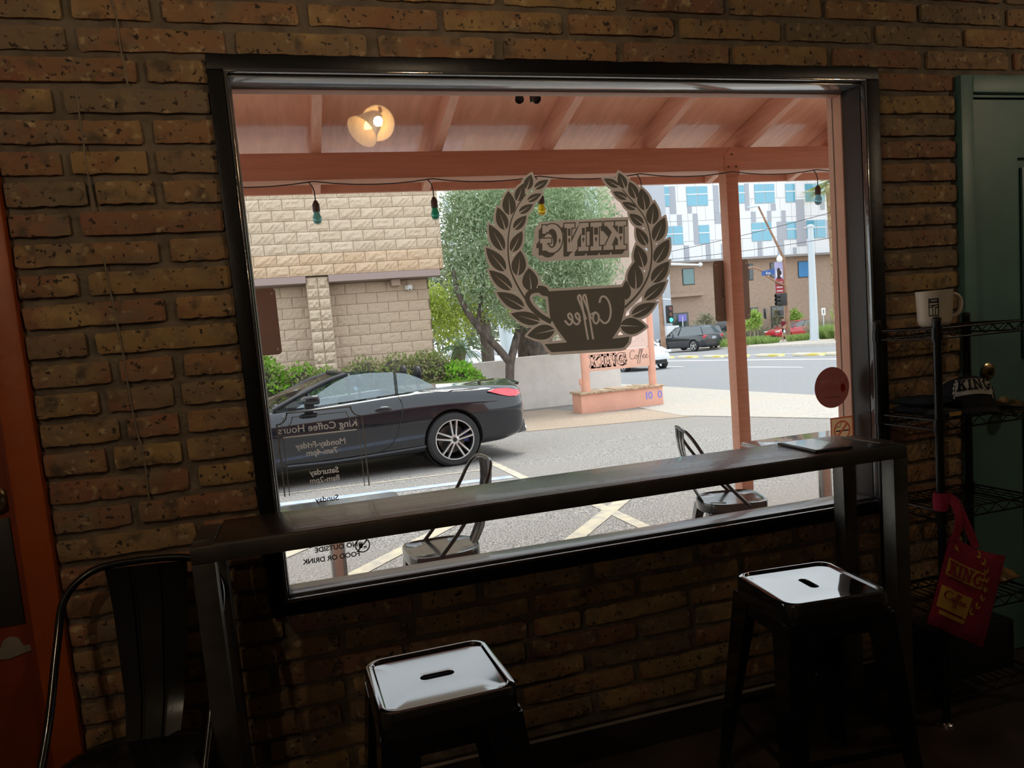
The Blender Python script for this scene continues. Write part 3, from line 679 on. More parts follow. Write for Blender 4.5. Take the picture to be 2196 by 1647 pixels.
def grow(poly, g):
    c = (sum(p[0] for p in poly)/len(poly), sum(p[1] for p in poly)/len(poly)); out = []
    n_ = len(poly); area = sum(poly[i][0]*poly[(i+1) % n_][1]-poly[(i+1) % n_][0]*poly[i][1] for i in range(n_)); s = 1 if area > 0 else -1
    for i in range(n_):
        p0, p1, p2 = poly[i-1], poly[i], poly[(i+1) % n_]
        a = Vector((p1[1]-p0[1], p0[0]-p1[0])).normalized(); c2 = Vector((p2[1]-p1[1], p1[0]-p2[0])).normalized(); q = (a+c2); q = q.normalized()*min(1.6, 1/max(.4, q.length/2)); out.append((p1[0]+q.x*g*s, p1[1]+q.y*g*s))
    return out
def outline_of(vf):
    vs, fs = vf; n_ = len(vs)//2; return [vs[2*i] for i in range(n_)]+[vs[2*i+1] for i in range(n_-1, -1, -1)]
def inside(pt, poly):
    x, y = pt; c_ = False; j = len(poly)-1
    for i in range(len(poly)):
        xi, yi = poly[i]; xj, yj = poly[j]
        if (yi > y) != (yj > y) and x < (xj-xi)*(y-yi)/(yj-yi)+xi: c_ = not c_
        j = i
    return c_
def partition(entries, fn, par):
    """entries: (name, material, polygons), later ones lie on top; cut into one non-overlapping sheet"""
    from mathutils.geometry import delaunay_2d_cdt
    V = []; Ed = []; recs = []
    for k, (nm, mt, polys) in enumerate(entries):
        for p in polys:
            o = len(V); V += [Vector((q[0], q[1])) for q in p]; Ed += [(o+i, o+(i+1) % len(p)) for i in range(len(p))]
            xs = [q[0] for q in p]; ys = [q[1] for q in p]; recs.append((k, min(xs), max(xs), min(ys), max(ys), p))
    recs.reverse()
    ov, oe, of, *_r = delaunay_2d_cdt(V, Ed, [], 0, 1e-5); out = {}
    for f_ in of:
        cx_ = sum(ov[i].x for i in f_)/len(f_); cy_ = sum(ov[i].y for i in f_)/len(f_)
        for k, x0, x1, y0, y1, p in recs:
            if x0 <= cx_ <= x1 and y0 <= cy_ <= y1 and inside((cx_, cy_), p): out.setdefault(k, []).append(f_); break
    obs = {}
    for k, fl in out.items():
        used = sorted({i for f_ in fl for i in f_}); ix = {v: n_ for n_, v in enumerate(used)}
        obs[k] = MB().add([fn(ov[i].x, ov[i].y) for i in used], [tuple(ix[i] for i in f_) for f_ in fl]).build(entries[k][0], entries[k][1], par, recalc=False)
    return obs
LV_ = [(t_, b_, w_*1.28) for t_, b_, w_ in LV_]
hidl = ((600,1030), (1345,985))
bkp = [leafpoly(*l, grow=22) for l in LV_]+[outline_of(ribbon2d(STL, 74)), outline_of(ribbon2d(STR, 74)), outline_of(ribbon2d(HAN, 92)), grow(CUP, 22), grow(SAU, 24)]
ent = [('backing', VTAN, bkp)]
for l in LV_: ent.append(('leaf', VDRK, [leafpoly(*l)]))
for l in LV_:
    if l[0] not in hidl:
        (tx, ty), (bx, by), wd = l; ent.append(('vein', VTAN, [outline_of(ribbon2d([(bx+(tx-bx)*.0, by+(ty-by)*.0), (bx+(tx-bx)*.35+wd*.03, by+(ty-by)*.35), (bx+(tx-bx)*.72, by+(ty-by)*.72)], lambda t: max(.8, 13*(1-t))))]))
for st in (STL, STR): ent.append(('stem', VDRK, [outline_of(ribbon2d(st, lambda t: 8+10*t))]))
ent.append(('cup_handle', VDRK, [outline_of(ribbon2d(HAN, 42))]))
ent.append(('cup', VDRK, [CUP])); ent.append(('saucer', VDRK, [SAU]))
scr = []
for st in COFFEE:
    pts2 = [(1232-x*258, 1375-y*258+x*258*.05) for x, y in st]; vs_, fs_ = ribbon2d(pts2, 16); scr += [[vs_[i] for i in f_] for f_ in fs_]
ent.append(('coffee_script', VTAN, scr))
kx, ky, ksx, ksy = 1345, 722, 196, 236
def K2(p): return [(kx-x*ksx, ky-y*ksy+x*ksx*.045) for x, y in p]
def outl(p, g=1.0):
    c = (sum(q[0] for q in p)/len(p), sum(q[1] for q in p)/len(p)); return [(q[0]+(.045 if q[0] > c[0] else -.045), q[1]+(.04 if q[1] > c[1] else -.04)) for q in p]
ent.append(('king_backing', VTAN, [K2(p) for p in ([(-.13,-.30),(.98,-.30),(.98,1.14),(-.09,1.14)], [(.98,-.30),(1.55,-.30),(1.55,1.12),(.98,1.14)], [(1.55,-.30),(2.72,-.30),(2.72,1.12),(1.55,1.12)], [(2.72,-.30),(3.6,-.32),(4.04,-.05),(4.04,.25),(3.95,.45),(3.95,.85),(3.72,1.10),(2.72,1.12)])]))
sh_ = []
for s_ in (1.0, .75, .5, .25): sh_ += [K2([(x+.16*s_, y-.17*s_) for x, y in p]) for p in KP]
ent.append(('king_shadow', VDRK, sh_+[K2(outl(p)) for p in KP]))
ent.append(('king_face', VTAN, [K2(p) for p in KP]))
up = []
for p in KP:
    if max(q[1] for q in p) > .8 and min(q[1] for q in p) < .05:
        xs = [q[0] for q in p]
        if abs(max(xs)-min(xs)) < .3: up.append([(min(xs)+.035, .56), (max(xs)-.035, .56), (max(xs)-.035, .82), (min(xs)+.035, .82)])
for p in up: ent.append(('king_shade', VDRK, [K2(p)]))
det = []
for cx_ in (.24, 1.30, 1.84, 2.45, 2.86):
    det += [[(cx_-.05,.42),(cx_,.50),(cx_+.05,.42),(cx_,.28)]]; up.append(None)
for p in det: ent.append(('letter_diamond', VDRK, [K2(p)]))
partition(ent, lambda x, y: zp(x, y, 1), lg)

# opening hours
hr = thing('opening_hours_decal', 'reversed opening hours lettering in a ruled frame, lower left of the glass', 'decal')
def gmap(px, py, lay=1):   # text origin at pixel, mirrored, upright on the pane
    p = atY(px, py, GY); return lambda x, y: (p.x-x, GY-.0006*lay, p.z+y)
for s, px, py, sz, mt, bo in (('King Coffee Hours', 683, 922, .0290, VTXT, .0004), ('Monday-Friday', 689, 957, .0232, VTXT, .0006), ('7am-4pm', 691, 974, .0232, VTXT, .0006), ('Saturday', 696, 1016, .0232, VTXT, .0006), ('8am-2pm', 697, 1033, .0225, VTXT, .0003), ('Sunday', 702, 1075, .0232, VBLK, .0004)):
    flatvf(text2d(s, sz, bold=bo), gmap(px, py), 'hours_text', mt, hr)
vs = [ (606, 938), (765, 921) ]
flat([[(0,0),(1,0),(1,1),(0,1)]], lambda x, y: (lambda p: (p.x, GY-.0006, p.z+(y-.5)*.004))(atY(606+(765-606)*x, 939-(18)*x, GY)), 'rule', VTXT, hr)
for off, w_ in ((0, .0036), (.013, .0022)):
    A, Bp = atY(601, 887, GY), atY(775, 884, GY)
    zt = (A.z+atY(762, 872, GY).z)/2; xl, xr = atY(592, 900, GY).x, atY(776, 890, GY).x; zb = .95; cr_ = .030
    xl += off; xr -= off; zt -= off
    pts = [(xl, zb)]+[(xl, zt-cr_)]+[(xl+cr_*math.sin(a), zt-cr_*math.cos(a)) for a in (.35,.7,1.05,1.4)]+[(xl+cr_, zt), (xr-cr_, zt)]+[(xr-cr_*math.cos(a), zt-cr_*math.sin(a)) for a in (.17,.52,.87,1.22)]+[(xr, zt-cr_), (xr, zb)]
    d = MB()
    for a, c in zip(pts[:-1], pts[1:]):
        v_ = Vector((c[0]-a[0], 0, c[1]-a[1])); n_ = Vector((-v_.z, 0, v_.x)).normalized()*w_/2; e = v_.normalized()*w_*.4
        p0, p1 = Vector((a[0], GY-.0006, a[1]))-e, Vector((c[0], GY-.0006, c[1]))+e; d.add([p0+n_, p1+n_, p1-n_, p0-n_], [(0,1,2,3)])
    d.build('frame_line', vinyl('vinyl_mid_grey', (.12,.115,.1), (.10,.095,.085)), hr, recalc=False)
# no outside food
nf = thing('no_food_decal', 'black reversed no outside food or drink decal at bottom left of the glass', 'decal')
flatvf(text2d('NO OUTSIDE', .0205, bold=.0006), gmap(722, 1178), 'notice_text', VBLK, nf)
flatvf(text2d('FOOD OR DRINK', .0205, bold=.0006), gmap(712, 1201), 'notice_text', VBLK, nf)
c = atY(777.5, 1169, GY)
def ringp(r0, r1, n=32): return [[(r0*math.cos(2*PI*i/n), r0*math.sin(2*PI*i/n)), (r1*math.cos(2*PI*i/n), r1*math.sin(2*PI*i/n)), (r1*math.cos(2*PI*(i+1)/n), r1*math.sin(2*PI*(i+1)/n)), (r0*math.cos(2*PI*(i+1)/n), r0*math.sin(2*PI*(i+1)/n))] for i in range(n)]
cm = lambda x, y: (c.x-x, GY-.0006, c.z+y)
flat(ringp(.0185, .0220), cm, 'ring', VBLK, nf)
flat([[(-.0145,.0115),(-.0115,.0145),(.0145,-.0115),(.0115,-.0145)]], cm, 'slash', VBLK, nf)
flat([[(.001,-.008),(.010,-.008),(.012,.007),(-.001,.007)], [(-.002,.008),(.013,.008),(.013,.010),(-.002,.010)], [(-.012,-.010),(-.002,-.010),(-.002,-.008),(-.012,-.008)], [(-.012,-.007),(-.002,-.007),(-.003,-.003),(-.011,-.003)]], cm, 'cup_icon', VBLK, nf)
# round membership sticker
rs = thing('round_sticker', 'round brown-red reversed Proud Member sticker on the right of the glass', 'sticker')
c1 = atY(1784, 831, GY); rad = .5*(atY(1784, 787, GY).z-atY(1784, 875, GY).z)
MAR = vinyl('sticker_maroon_back', (.12,.035,.03), (.15,.045,.036))
flat([[(rad*math.cos(2*PI*i/48), rad*math.sin(2*PI*i/48)) for i in range(48)]], lambda x, y: (c1.x-x, GY-.0006, c1.z+y), 'disc', MAR, rs)
def cmap(c_, lay=2): return lambda x, y: (c_.x-x, GY-.0006*lay, c_.z+y)
STX = vinyl('sticker_faded_text', (.4,.3,.27), (.75,.55,.5)); STR_ = vinyl('sticker_red', (.25,.03,.03), (.35,.04,.04))
for s, dx, dz, sz in (('Proud Member', -.002, rad*.26, .0165), ('Local First', -.013+.022, -rad*.02, .0145), ('ARIZONA', -.013+.022, -rad*.22, .0165)):
    flatvf(text2d(s, sz), lambda x, y, dx=dx, dz=dz: (c1.x-x-dx, GY-.0014, c1.z+dz+y), 'sticker_text', STX if s[0] == 'P' else vinyl('sticker_dim_text', (.25,.14,.12), (.45,.25,.2)), rs)
flat([[(.012*math.cos(2*PI*i/6), .016*math.sin(2*PI*i/6)) for i in range(6)]], lambda x, y: (c1.x+rad*.62+x, GY-.0014, c1.z-.004+y), 'emblem', STR_, rs)
flat([[(-.03,-.001),(.03,-.001),(.03,.001),(-.03,.001)]], lambda x, y: (c1.x+x, GY-.0014, c1.z-rad*.48+y), 'small_print', M('sticker_dim_text', (.19,.10,.085), .7), rs)
# no smoking sticker
ns = thing('no_smoking_sticker', 'square no-smoking sticker on the glass just above the table end', 'sticker')
p0, p1 = atY(1780, 897, GY), atY(1829, 893, GY); wd = p1.x-p0.x; cz = p0.z-wd*.50; cxx = (p0.x+p1.x)/2
SBR = vinyl('sticker_red_brown', (.30,.07,.04), (.34,.09,.05)); SCR = vinyl('sticker_cream', (.42,.30,.17), (.50,.34,.19))
ents = [('border', SBR, [[(-wd/2,-wd/2),(wd/2,-wd/2),(wd/2,wd/2),(-wd/2,wd/2)]]), ('field', SCR, [[(-wd*.44,-wd*.44),(wd*.44,-wd*.44),(wd*.44,wd*.44),(-wd*.44,wd*.44)]]),
    ('cigarette', VBLK, [[(-.028,-.004),(.026,-.004),(.026,.001),(-.028,.001)]]), ('smoke', VBLK, [outline_of(ribbon2d([(.024,.006),(.020,.016),(.010,.012),(.004,.026),(-.006,.030)], .0022))]),
    ('ring', SBR, ringp(wd*.30, wd*.37)), ('slash', SBR, [[(-wd*.26,wd*.20),(-wd*.20,wd*.26),(wd*.26,-wd*.20),(wd*.20,-wd*.26)]])]
partition(ents, lambda x, y: (cxx-x, GY-.0008, cz+y), ns)
# ================================================================== OUTSIDE: GROUND
def asphalt(name, c1, c2, c3, sc=70):
    m = bpy.data.materials.new(name); m.use_nodes = True; n = m.node_tree; b = n.nodes['Principled BSDF']; b.inputs['Roughness'].default_value = .9; b.inputs['Specular IOR Level'].default_value = .2
    g = n.nodes.new('ShaderNodeNewGeometry')
    def ns(s, d): x = n.nodes.new('ShaderNodeTexNoise'); x.inputs['Scale'].default_value = s; x.inputs['Detail'].default_value = d; n.links.new(g.outputs['Position'], x.inputs['Vector']); return x
    def rp(x, lo, hi): r = n.nodes.new('ShaderNodeValToRGB'); r.color_ramp.elements[0].position = lo; r.color_ramp.elements[1].position = hi; n.links.new(x.outputs['Fac'], r.inputs[0]); return r
    m1 = n.nodes.new('ShaderNodeMixRGB'); m1.inputs[1].default_value = (*c1, 1); m1.inputs[2].default_value = (*c2, 1); n.links.new(rp(ns(sc, 2), .38, .66).outputs[0], m1.inputs[0])
    m2 = n.nodes.new('ShaderNodeMixRGB'); n.links.new(m1.outputs[0], m2.inputs[1]); m2.inputs[2].default_value = (*c3, 1); n.links.new(rp(ns(.55, 4), .45, .75).outputs[0], m2.inputs[0])
    n.links.new(m2.outputs[0], b.inputs['Base Color'])
    bp = n.nodes.new('ShaderNodeBump'); bp.inputs['Strength'].default_value = .5; bp.inputs['Distance'].default_value = .006; n.links.new(ns(sc*.8, 2).outputs['Fac'], bp.inputs['Height']); n.links.new(bp.outputs[0], b.inputs['Normal']); return m
ASPH = asphalt('worn_asphalt', (.115,.108,.103), (.45,.425,.40), (.26,.238,.22), 80)
ROAD = asphalt('road_asphalt', (.20,.205,.215), (.28,.285,.295), (.24,.245,.26), 40)
CONC = asphalt('pale_concrete', (.38,.35,.315), (.46,.43,.39), (.44,.38,.32), 20)
DIRT = asphalt('sandy_dirt', (.34,.26,.195), (.43,.345,.275), (.31,.25,.20), 25)
def slab(name, poly, off, mat, th=.08):
    n_ = len(poly); d = MB().add([(x, y, gz(y)+off) for x, y in poly]+[(x, y, gz(y)+off-th) for x, y in poly], [tuple(range(n_)), tuple(range(n_, 2*n_))[::-1]]+[(i, n_+i, n_+(i+1) % n_, (i+1) % n_) for i in range(n_)])
    o = d.build(name, mat); o['kind'] = 'structure'; return o
slab('parking_lot', [(-40,.17),(7.6,.17),(7.4,6.3),(6.2,9.0),(6.6,13),(6.6,40),(-40,40)], 0, ASPH)
slab('street', [(9.3,-60),(28.4,-60),(28.4,160),(9.3,160)], -.07, ROAD)
slab('sidewalk', [(7.6,-60),(9.3,-60),(9.3,160),(6.6,160),(6.6,13),(6.2,9.0),(7.4,6.3),(7.6,.17)], .012, CONC)
slab('far_sidewalk', [(28.4,-60),(33.6,-60),(33.6,52),(28.4,52)], .05, CONC, .2)
slab('far_driveway', [(28.4,52),(70,47.5),(70,54.5),(28.4,60)], -.02, CONC)
slab('far_planting_bed', [(33.6,-60),(80,-60),(80,47.5),(33.6,51.5)], .04, DIRT)
slab('far_ground', [(28.4,54),(140,54),(140,160),(28.4,160)], -.06, CONC)
slab('back_ground', [(-40,40),(6.6,40),(6.6,160),(-40,160)], -.02, DIRT)
slab('dirt_strip', [(3.0,9.6),(4.6,9.15),(6.3,8.75),(6.75,10.4),(5.4,11.1),(5.2,12.9),(3.2,12.9)], .008, DIRT, .05)
# paint on the asphalt
YEL = M('worn_yellow_paint', (.60,.53,.38), .85, col2=(.40,.37,.33), nscale=9, detail=8); BLU = M('worn_blue_paint', (.40,.47,.62), .85, var=.2, nscale=6); WHP = M('white_road_paint', (.80,.80,.80), .8)
pm = struct('pavement_markings')
def stripe(a, c, wd, mat, name='paint_line', par=None, off=.004):
    a, c = Vector((a[0], a[1], 0)), Vector((c[0], c[1], 0)); t = (c-a).normalized(); n_ = Vector((-t.y, t.x, 0))*wd/2; d = MB(); N = 8; vs = []
    for i in range(N+1):
        p = a.lerp(c, i/N)
        for q in (p+n_, p-n_): vs.append((q.x, q.y, gz(q.y)+off))
    return d.add(vs, [(2*i, 2*i+1, 2*i+3, 2*i+2) for i in range(N)]).build(name, mat, par or pm, recalc=False)
stripe((-2.2, 3.85), (2.50, 3.90), .10, YEL); stripe((2.46, 3.86), (2.44, .9), .10, YEL)
for x in (-.75, .80-.41, 1.93): stripe((x-.6, 2.1), (x+1.0, 3.98), .13, YEL, off=.005)
stripe((-2.2, 5.95), (2.25, 5.55), .17, BLU); stripe((2.33, 5.35), (2.30, 9.2), .10, YEL)
stripe((-2.2, 6.52), (2.1, 6.25), .05, YEL)
for i in range(9): stripe((15.56, 3+i*7.6), (15.56, 6+i*7.6), .13, WHP, off=-.066)
stripe((18.75, -20), (18.75, 90), .32, WHP, off=-.066); stripe((22.1, -20), (22.1, 90), .14, WHP, off=-.066)
# median markers: yellow-ended concrete curb stops, one object each
ym = MB().prism([(-.9,0),(-.82,.11),(.82,.11),(.9,0)], 'x', -.16, .16)
YC = M('yellow_curb_paint', (.78,.60,.10), .7, col2=(.80,.76,.60), nscale=.9, detail=1)
first = None
ORD = ['first','second','third','fourth','fifth','sixth','seventh','eighth','ninth','tenth','eleventh','twelfth','thirteenth']
for i in range(13):
    y = 12.5+i*2.45+.25*math.sin(i*2.1)
    if first is None: first = ym.build('median_curb_stop', YC, None, bevel=.02); o = first
    else: o = bpy.data.objects.new('median_curb_stop', first.data); COL.objects.link(o)
    o.location = (20.7, y, gz(y)-.07); tag(o, ORD[i]+' yellow-ended curb stop from the near end of the street median row', 'curb', 'curb stops along the street median')
kb = struct('street_kerb')
KERB = M('pale_kerb', (.60,.55,.50), .85, var=.08); KRED = M('red_kerb_paint', (.50,.10,.08), .8, var=.2)
d = MB(); d.add([(28.25,-60,gz(-60)-.08),(28.45,-60,gz(-60)-.08),(28.45,52,gz(52)-.08),(28.25,52,gz(52)-.08),(28.27,-60,gz(-60)+.07),(28.45,-60,gz(-60)+.07),(28.45,52,gz(52)+.07),(28.27,52,gz(52)+.07)], [(0,3,2,1),(4,5,6,7),(0,1,5,4),(1,2,6,5),(2,3,7,6),(3,0,4,7)]); d.build('kerb_stone', KERB, kb)
d = MB(); d.add([(28.22,40.5,gz(40.5)-.06),(28.47,40.5,gz(40.5)-.06),(34,52,gz(52)-.06),(33.7,52,gz(52)-.06),(28.22,40.5,gz(40.5)+.10),(28.47,40.5,gz(40.5)+.10),(34,52,gz(52)+.10),(33.7,52,gz(52)+.10)], [(0,3,2,1),(4,5,6,7),(0,1,5,4),(1,2,6,5),(2,3,7,6),(3,0,4,7)]); d.build('red_kerb', KRED, kb)

# ================================================================== PORCH
PINKD = M('salmon_paint_shaded', (.60,.285,.18), .5, var=.07, nscale=6, bump=.3, bscale=10, stretch=(.5, 8, 8))  # beam and posts: the rafters' salmon darkened for their backlit shade
po = struct('porch_roof', label='sloping salmon-painted porch roof on rafters and a beam')
sl = -.26
def rz_(y): return 2.490+sl*(y-2.45)
RX = [.39+.713*k for k in range(-5, 9)]
y0, y1 = .2, 2.97
for x in RX:
    MB().add([(x+a, y, rz_(y)+h) for y in (y0, y1) for a, h in ((-.026,0),(.026,0),(.026,.14),(-.026,.14))], [(3,2,1,0),(4,5,6,7),(0,1,5,4),(1,2,6,5),(2,3,7,6),(3,0,4,7)]).build('rafter', PINKL, po, bevel=.003)
for a, c in zip(RX[:-1], RX[1:]):
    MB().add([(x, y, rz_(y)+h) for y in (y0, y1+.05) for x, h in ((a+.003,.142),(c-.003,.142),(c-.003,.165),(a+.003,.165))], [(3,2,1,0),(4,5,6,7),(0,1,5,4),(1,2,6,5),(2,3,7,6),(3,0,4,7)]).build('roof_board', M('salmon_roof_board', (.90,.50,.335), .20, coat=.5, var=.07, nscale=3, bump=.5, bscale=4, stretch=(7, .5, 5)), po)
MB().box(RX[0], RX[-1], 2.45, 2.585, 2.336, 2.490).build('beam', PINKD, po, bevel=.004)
MB().box(RX[0]-.1, RX[-1]+.1, 2.97, 3.0, 2.362, 2.56).build('fascia', PINK, po, bevel=.003)
MB().box(-3.4, 6.3, .17, .2, 2.5, 3.3).build('ledger', PINKL, po)
def post(x):
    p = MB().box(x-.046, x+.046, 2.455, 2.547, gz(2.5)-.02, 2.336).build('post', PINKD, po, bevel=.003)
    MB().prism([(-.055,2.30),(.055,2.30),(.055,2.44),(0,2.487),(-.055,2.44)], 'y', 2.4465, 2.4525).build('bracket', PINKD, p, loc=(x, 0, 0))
    for dx, z in ((0,2.44),(-.03,2.36),(.03,2.36)): MB().lathe([(0,0),(.007,0),(.006,.004),(0,.005)], 8, (x+dx, 2.4415, z), 'y').build('bolt', M('dark_bolt', (.10,.05,.035), .5, .5), p)
post(3.118); post(-2.3)
# metal plates, the backs of two parking signs
PLT = M('grey_brown_sign_back', (.27,.24,.21), .45, .3, var=.12, nscale=5)
def plate(name, label, x0, x1, z0, z1, y, mat):
    t = thing(name, label, 'sign', ((x0+x1)/2, y, z0))
    MB().prism(rrect(x1-x0, z1-z0, .022, 4, 0, (z1-z0)/2), 'y', -.0015, .0015).build('panel', mat, t)
    for sx_ in (-1, 1):
        for z in (.03, z1-z0-.03): MB().lathe([(0,0),(.006,0),(.005,.004),(0,.005)], 8, (sx_*((x1-x0)/2-.02), -.006, z), 'y').build('bolt', M('zinc_bolt', (.6,.58,.55), .4, .8), t)
    return t
t = plate('sign_back', 'grey-brown metal sign seen from the back, mounted behind the porch post', 2.993, 3.272, 1.326, 1.747, 2.552, PLT)
vs = MB(); rnd = random.Random(5)
stk = MB().add([(-.075,-.003,.13),(.01,-.003,.10),(.02,-.003,.17),(-.06,-.003,.215)], [(0,1,2,3)]).build('sticker', M('worn_sticker', (.03,.025,.025), .6, col2=(.40,.36,.33), nscale=45), t)
stk.location = (-.02, 0, .02)
t = plate('sign_back', 'brown metal sign seen from the back at the left edge of the window', -.29, .076, 1.352, 1.722, 2.3, M('brown_sign_back', (.25,.175,.14), .32, .2, var=.1, nscale=4))
MB().box(-.12, -.07, .002, .03, gz(2.3)-1.352, .42).build('pole', M('galvanised', (.5,.5,.5), .4, .7), t)
# string lights
CBL = M('black_cable', (.03,.028,.025), .6)
sl_ = thing('string_light_cable', 'thin dark cable of the string lights under the porch beam', 'cable', (0, 2.42, 0))
BX = [-1.06, -.357, .352, 1.045, 1.725, 2.42, 3.10, 3.775, 4.47]
pts = []
for a, c in zip(BX[:-1], BX[1:]):
    for i in range(6): t_ = i/6; pts.append((a+(c-a)*t_, 0, 2.322-.10*t_*(1-t_)))
MB().tube(pts, .0035, 6).build('cable', CBL, sl_, smooth=60)
def tinted(name, c): 
    return M(name, c, .12, trans=.55, coat=.5)
BC = {2: ('teal', (.16,.55,.52)), 3: ('green', (.0,.42,.25)), 4: ('yellow', (.90,.72,.02)), 5: ('red', (.6,.05,.04)), 6: ('orange', (.8,.3,.03)), 7: ('pale blue', (.20,.55,.68)), 1: ('amber', (.8,.4,.05))}
for i, (nm, c) in BC.items():
    if i in (1, 6): continue
    lab = {2: 'teal string light bulb hanging before the tan block wall', 3: 'deep green string light bulb beside the block wall corner', 4: 'yellow string light bulb hanging beside the laurel decal', 5: 'red string light bulb hidden by the laurel decal', 7: 'pale blue string light bulb right of the porch post'}[i]
    t = thing('string_light_bulb', lab, 'light bulb', (BX[i], 2.42, 2.322), .0, 'coloured string light bulbs')
    MB().tube([(-.03,0,.0),(-.008,0,-.03),(0,0,-.06),(0,0,-.125)], .0035, 6).build('cord', CBL, t, smooth=60)
    MB().lathe([(0,-.105),(.009,-.108),(.020,-.130),(.021,-.165),(.019,-.172),(0,-.172)], 14).build('socket', M('brown_socket', (.075,.05,.04), .55), t, smooth=40)
    MB().lathe([(.017,-.170),(.018,-.182),(.026,-.205),(.027,-.215),(.021,-.233),(.010,-.241),(0,-.242)], 16).build('glass', tinted('bulb_glass_'+nm.replace(' ', '_'), c), t, smooth=60)
# small double spotlight on the porch ceiling
fl = thing('porch_spotlight', 'small dark double spotlight hanging at the top of the porch', 'spotlight', (1.30, 1.3, 0))
DB = M('dark_bronze', (.05,.04,.035), .4, .5)
for i, (x, r) in enumerate(((-.024, .4), (.024, -.4))):
    MB().tube([(x, 0, rz_(1.3)+.14), (x, 0, 2.42)], .008, 10).build('arm', DB, fl, smooth=60)
    o = MB().lathe([(0,.02),(.014,.02),(.020,0),(.021,-.02),(.018,-.02),(.016,-.007),(0,-.004)], 18).build('lamp_head', DB, fl, smooth=50); o.location = (x*1.6, -.01, 2.435); o.rotation_euler = (-.9, r, 0)

# ================================================================== CAFE TABLES AND CHAIRS OUTSIDE
CHR = M('brushed_steel', (.55,.53,.50), .22, .95, var=.1, nscale=6)
TOPG = M('grey_laminate', (.34,.37,.38), .10, var=.06, nscale=7, coat=.6)
def cafe_table(label, cx_, cy_):
    g = gz(cy_); t = thing('cafe_table', label, 'table', (cx_, cy_, g), 0, 'small square cafe tables outside')
    h = .66-g
    MB().prism(rrect(.61, .61, .03, 4), 'z', h-.022, h).build('top', TOPG, t, bevel=.003)
    MB().prism(rrect(.616, .616, .03, 4), 'z', h-.018, h-.006).build('edge', M('pale_edge', (.75,.75,.74), .35), t)
    MB().tube([(0,0,.015),(0,0,h-.024)], .034, 20).build('pedestal', CHR, t, smooth=60)
    MB().lathe([(0,0),(.20,0),(.20,.008),(.06,.016),(.04,.03),(0,.03)], 28).build('base', CHR, t, smooth=40)
    MB().box(-.2, .2, -.02, .02, h-.034, h-.022).build('bracket', DB, t); return t
cafe_table('square cafe table outside at the left, top seen over the counter', .225, 1.115)
cafe_table('square cafe table outside at the right by the no-smoking sticker', 2.742, 1.165)
STB = M('dark_gunmetal', (.05,.048,.045), .17, .6, coat=.3)
make_chair('cafe_chair', 'dark metal cafe chair outside facing the left table', (.735, 1.47, gz(1.47)), math.radians(93), STB, STB, 'metal cafe chairs outside')
make_chair('cafe_chair', 'dark metal cafe chair outside in front of the porch post', (2.40, 1.54, gz(1.54)), math.radians(-106), STB, STB, 'metal cafe chairs outside')

# ================================================================== TAN BLOCK BUILDING
def block_mat(name, a, c):
    m = bpy.data.materials.new(name); m.use_nodes = True; n = m.node_tree; b = n.nodes['Principled BSDF']; b.inputs['Roughness'].default_value = .9; b.inputs['Specular IOR Level'].default_value = .15
    oi = n.nodes.new('ShaderNodeObjectInfo'); g = n.nodes.new('ShaderNodeNewGeometry'); ns = n.nodes.new('ShaderNodeTexNoise'); ns.inputs['Scale'].default_value = 12; ns.inputs['Detail'].default_value = 6; n.links.new(g.outputs['Position'], ns.inputs['Vector'])
    ad = n.nodes.new('ShaderNodeMath'); ad.operation = 'MULTIPLY_ADD'; ad.inputs[1].default_value = .55; n.links.new(oi.outputs['Random'], ad.inputs[0]); 
    ml = n.nodes.new('ShaderNodeMath'); ml.operation = 'MULTIPLY'; ml.inputs[1].default_value = .45; n.links.new(ns.outputs['Fac'], ml.inputs[0]); n.links.new(ml.outputs[0], ad.inputs[2])
    mx = n.nodes.new('ShaderNodeMixRGB'); mx.inputs[1].default_value = (*a, 1); mx.inputs[2].default_value = (*c, 1); n.links.new(ad.outputs[0], mx.inputs[0]); n.links.new(mx.outputs[0], b.inputs['Base Color'])
    bp = n.nodes.new('ShaderNodeBump'); bp.inputs['Strength'].default_value = .8; bp.inputs['Distance'].default_value = .03; n.links.new(ns.outputs['Fac'], bp.inputs['Height']); n.links.new(bp.outputs[0], b.inputs['Normal']); return m
BT = block_mat('tan_split_block', (.55,.44,.325), (.66,.545,.415)); BO = block_mat('ochre_split_block', (.58,.41,.27), (.67,.51,.36)); BR_ = block_mat('smooth_shaded_block', (.53,.415,.305), (.62,.49,.37))  # smoother lower blocks: tan darkened slightly for the shade of the recess
bl = thing('block_building', 'tan split-face block building with lintel and pilaster behind the parked convertible', 'building', (0, 0, 0))
BYU, BYL = 12.6, 13.02; XC = 3.16
MB().box(-9, XC-.03, BYU+.02, 22, 2.775, 6.2).box(-9, 2.90, BYL+.02, 22, -.6, 2.775).build('wall_core', M('block_joint', (.38,.30,.22), .95), bl)
def blk(i, rough):
    r = random.Random(500+i+int(rough*1000)); nx, nz = 8, 4; vs = []; N = nx+1
    for k in range(nz+1):
        for j in range(N):
            e = j in (0, nx) or k in (0, nz); vs.append((-.5+j/nx, -(0 if e else rough*(.25+.75*r.random())), -.5+k/nz))
    fs = [(k*N+j, k*N+j+1, (k+1)*N+j+1, (k+1)*N+j) for k in range(nz) for j in range(nx)]
    rim = list(range(N))+[k*N+nx for k in range(1, nz+1)]+[nz*N+j for j in range(nx-1, -1, -1)]+[k*N for k in range(nz-1, 0, -1)]; o = len(vs); vs2 = [(vs[q][0], .03, vs[q][2]) for q in rim]
    return MB().add(vs+vs2, fs+[(rim[a], o+a, o+(a+1) % len(rim), rim[(a+1) % len(rim)]) for a in range(len(rim))])
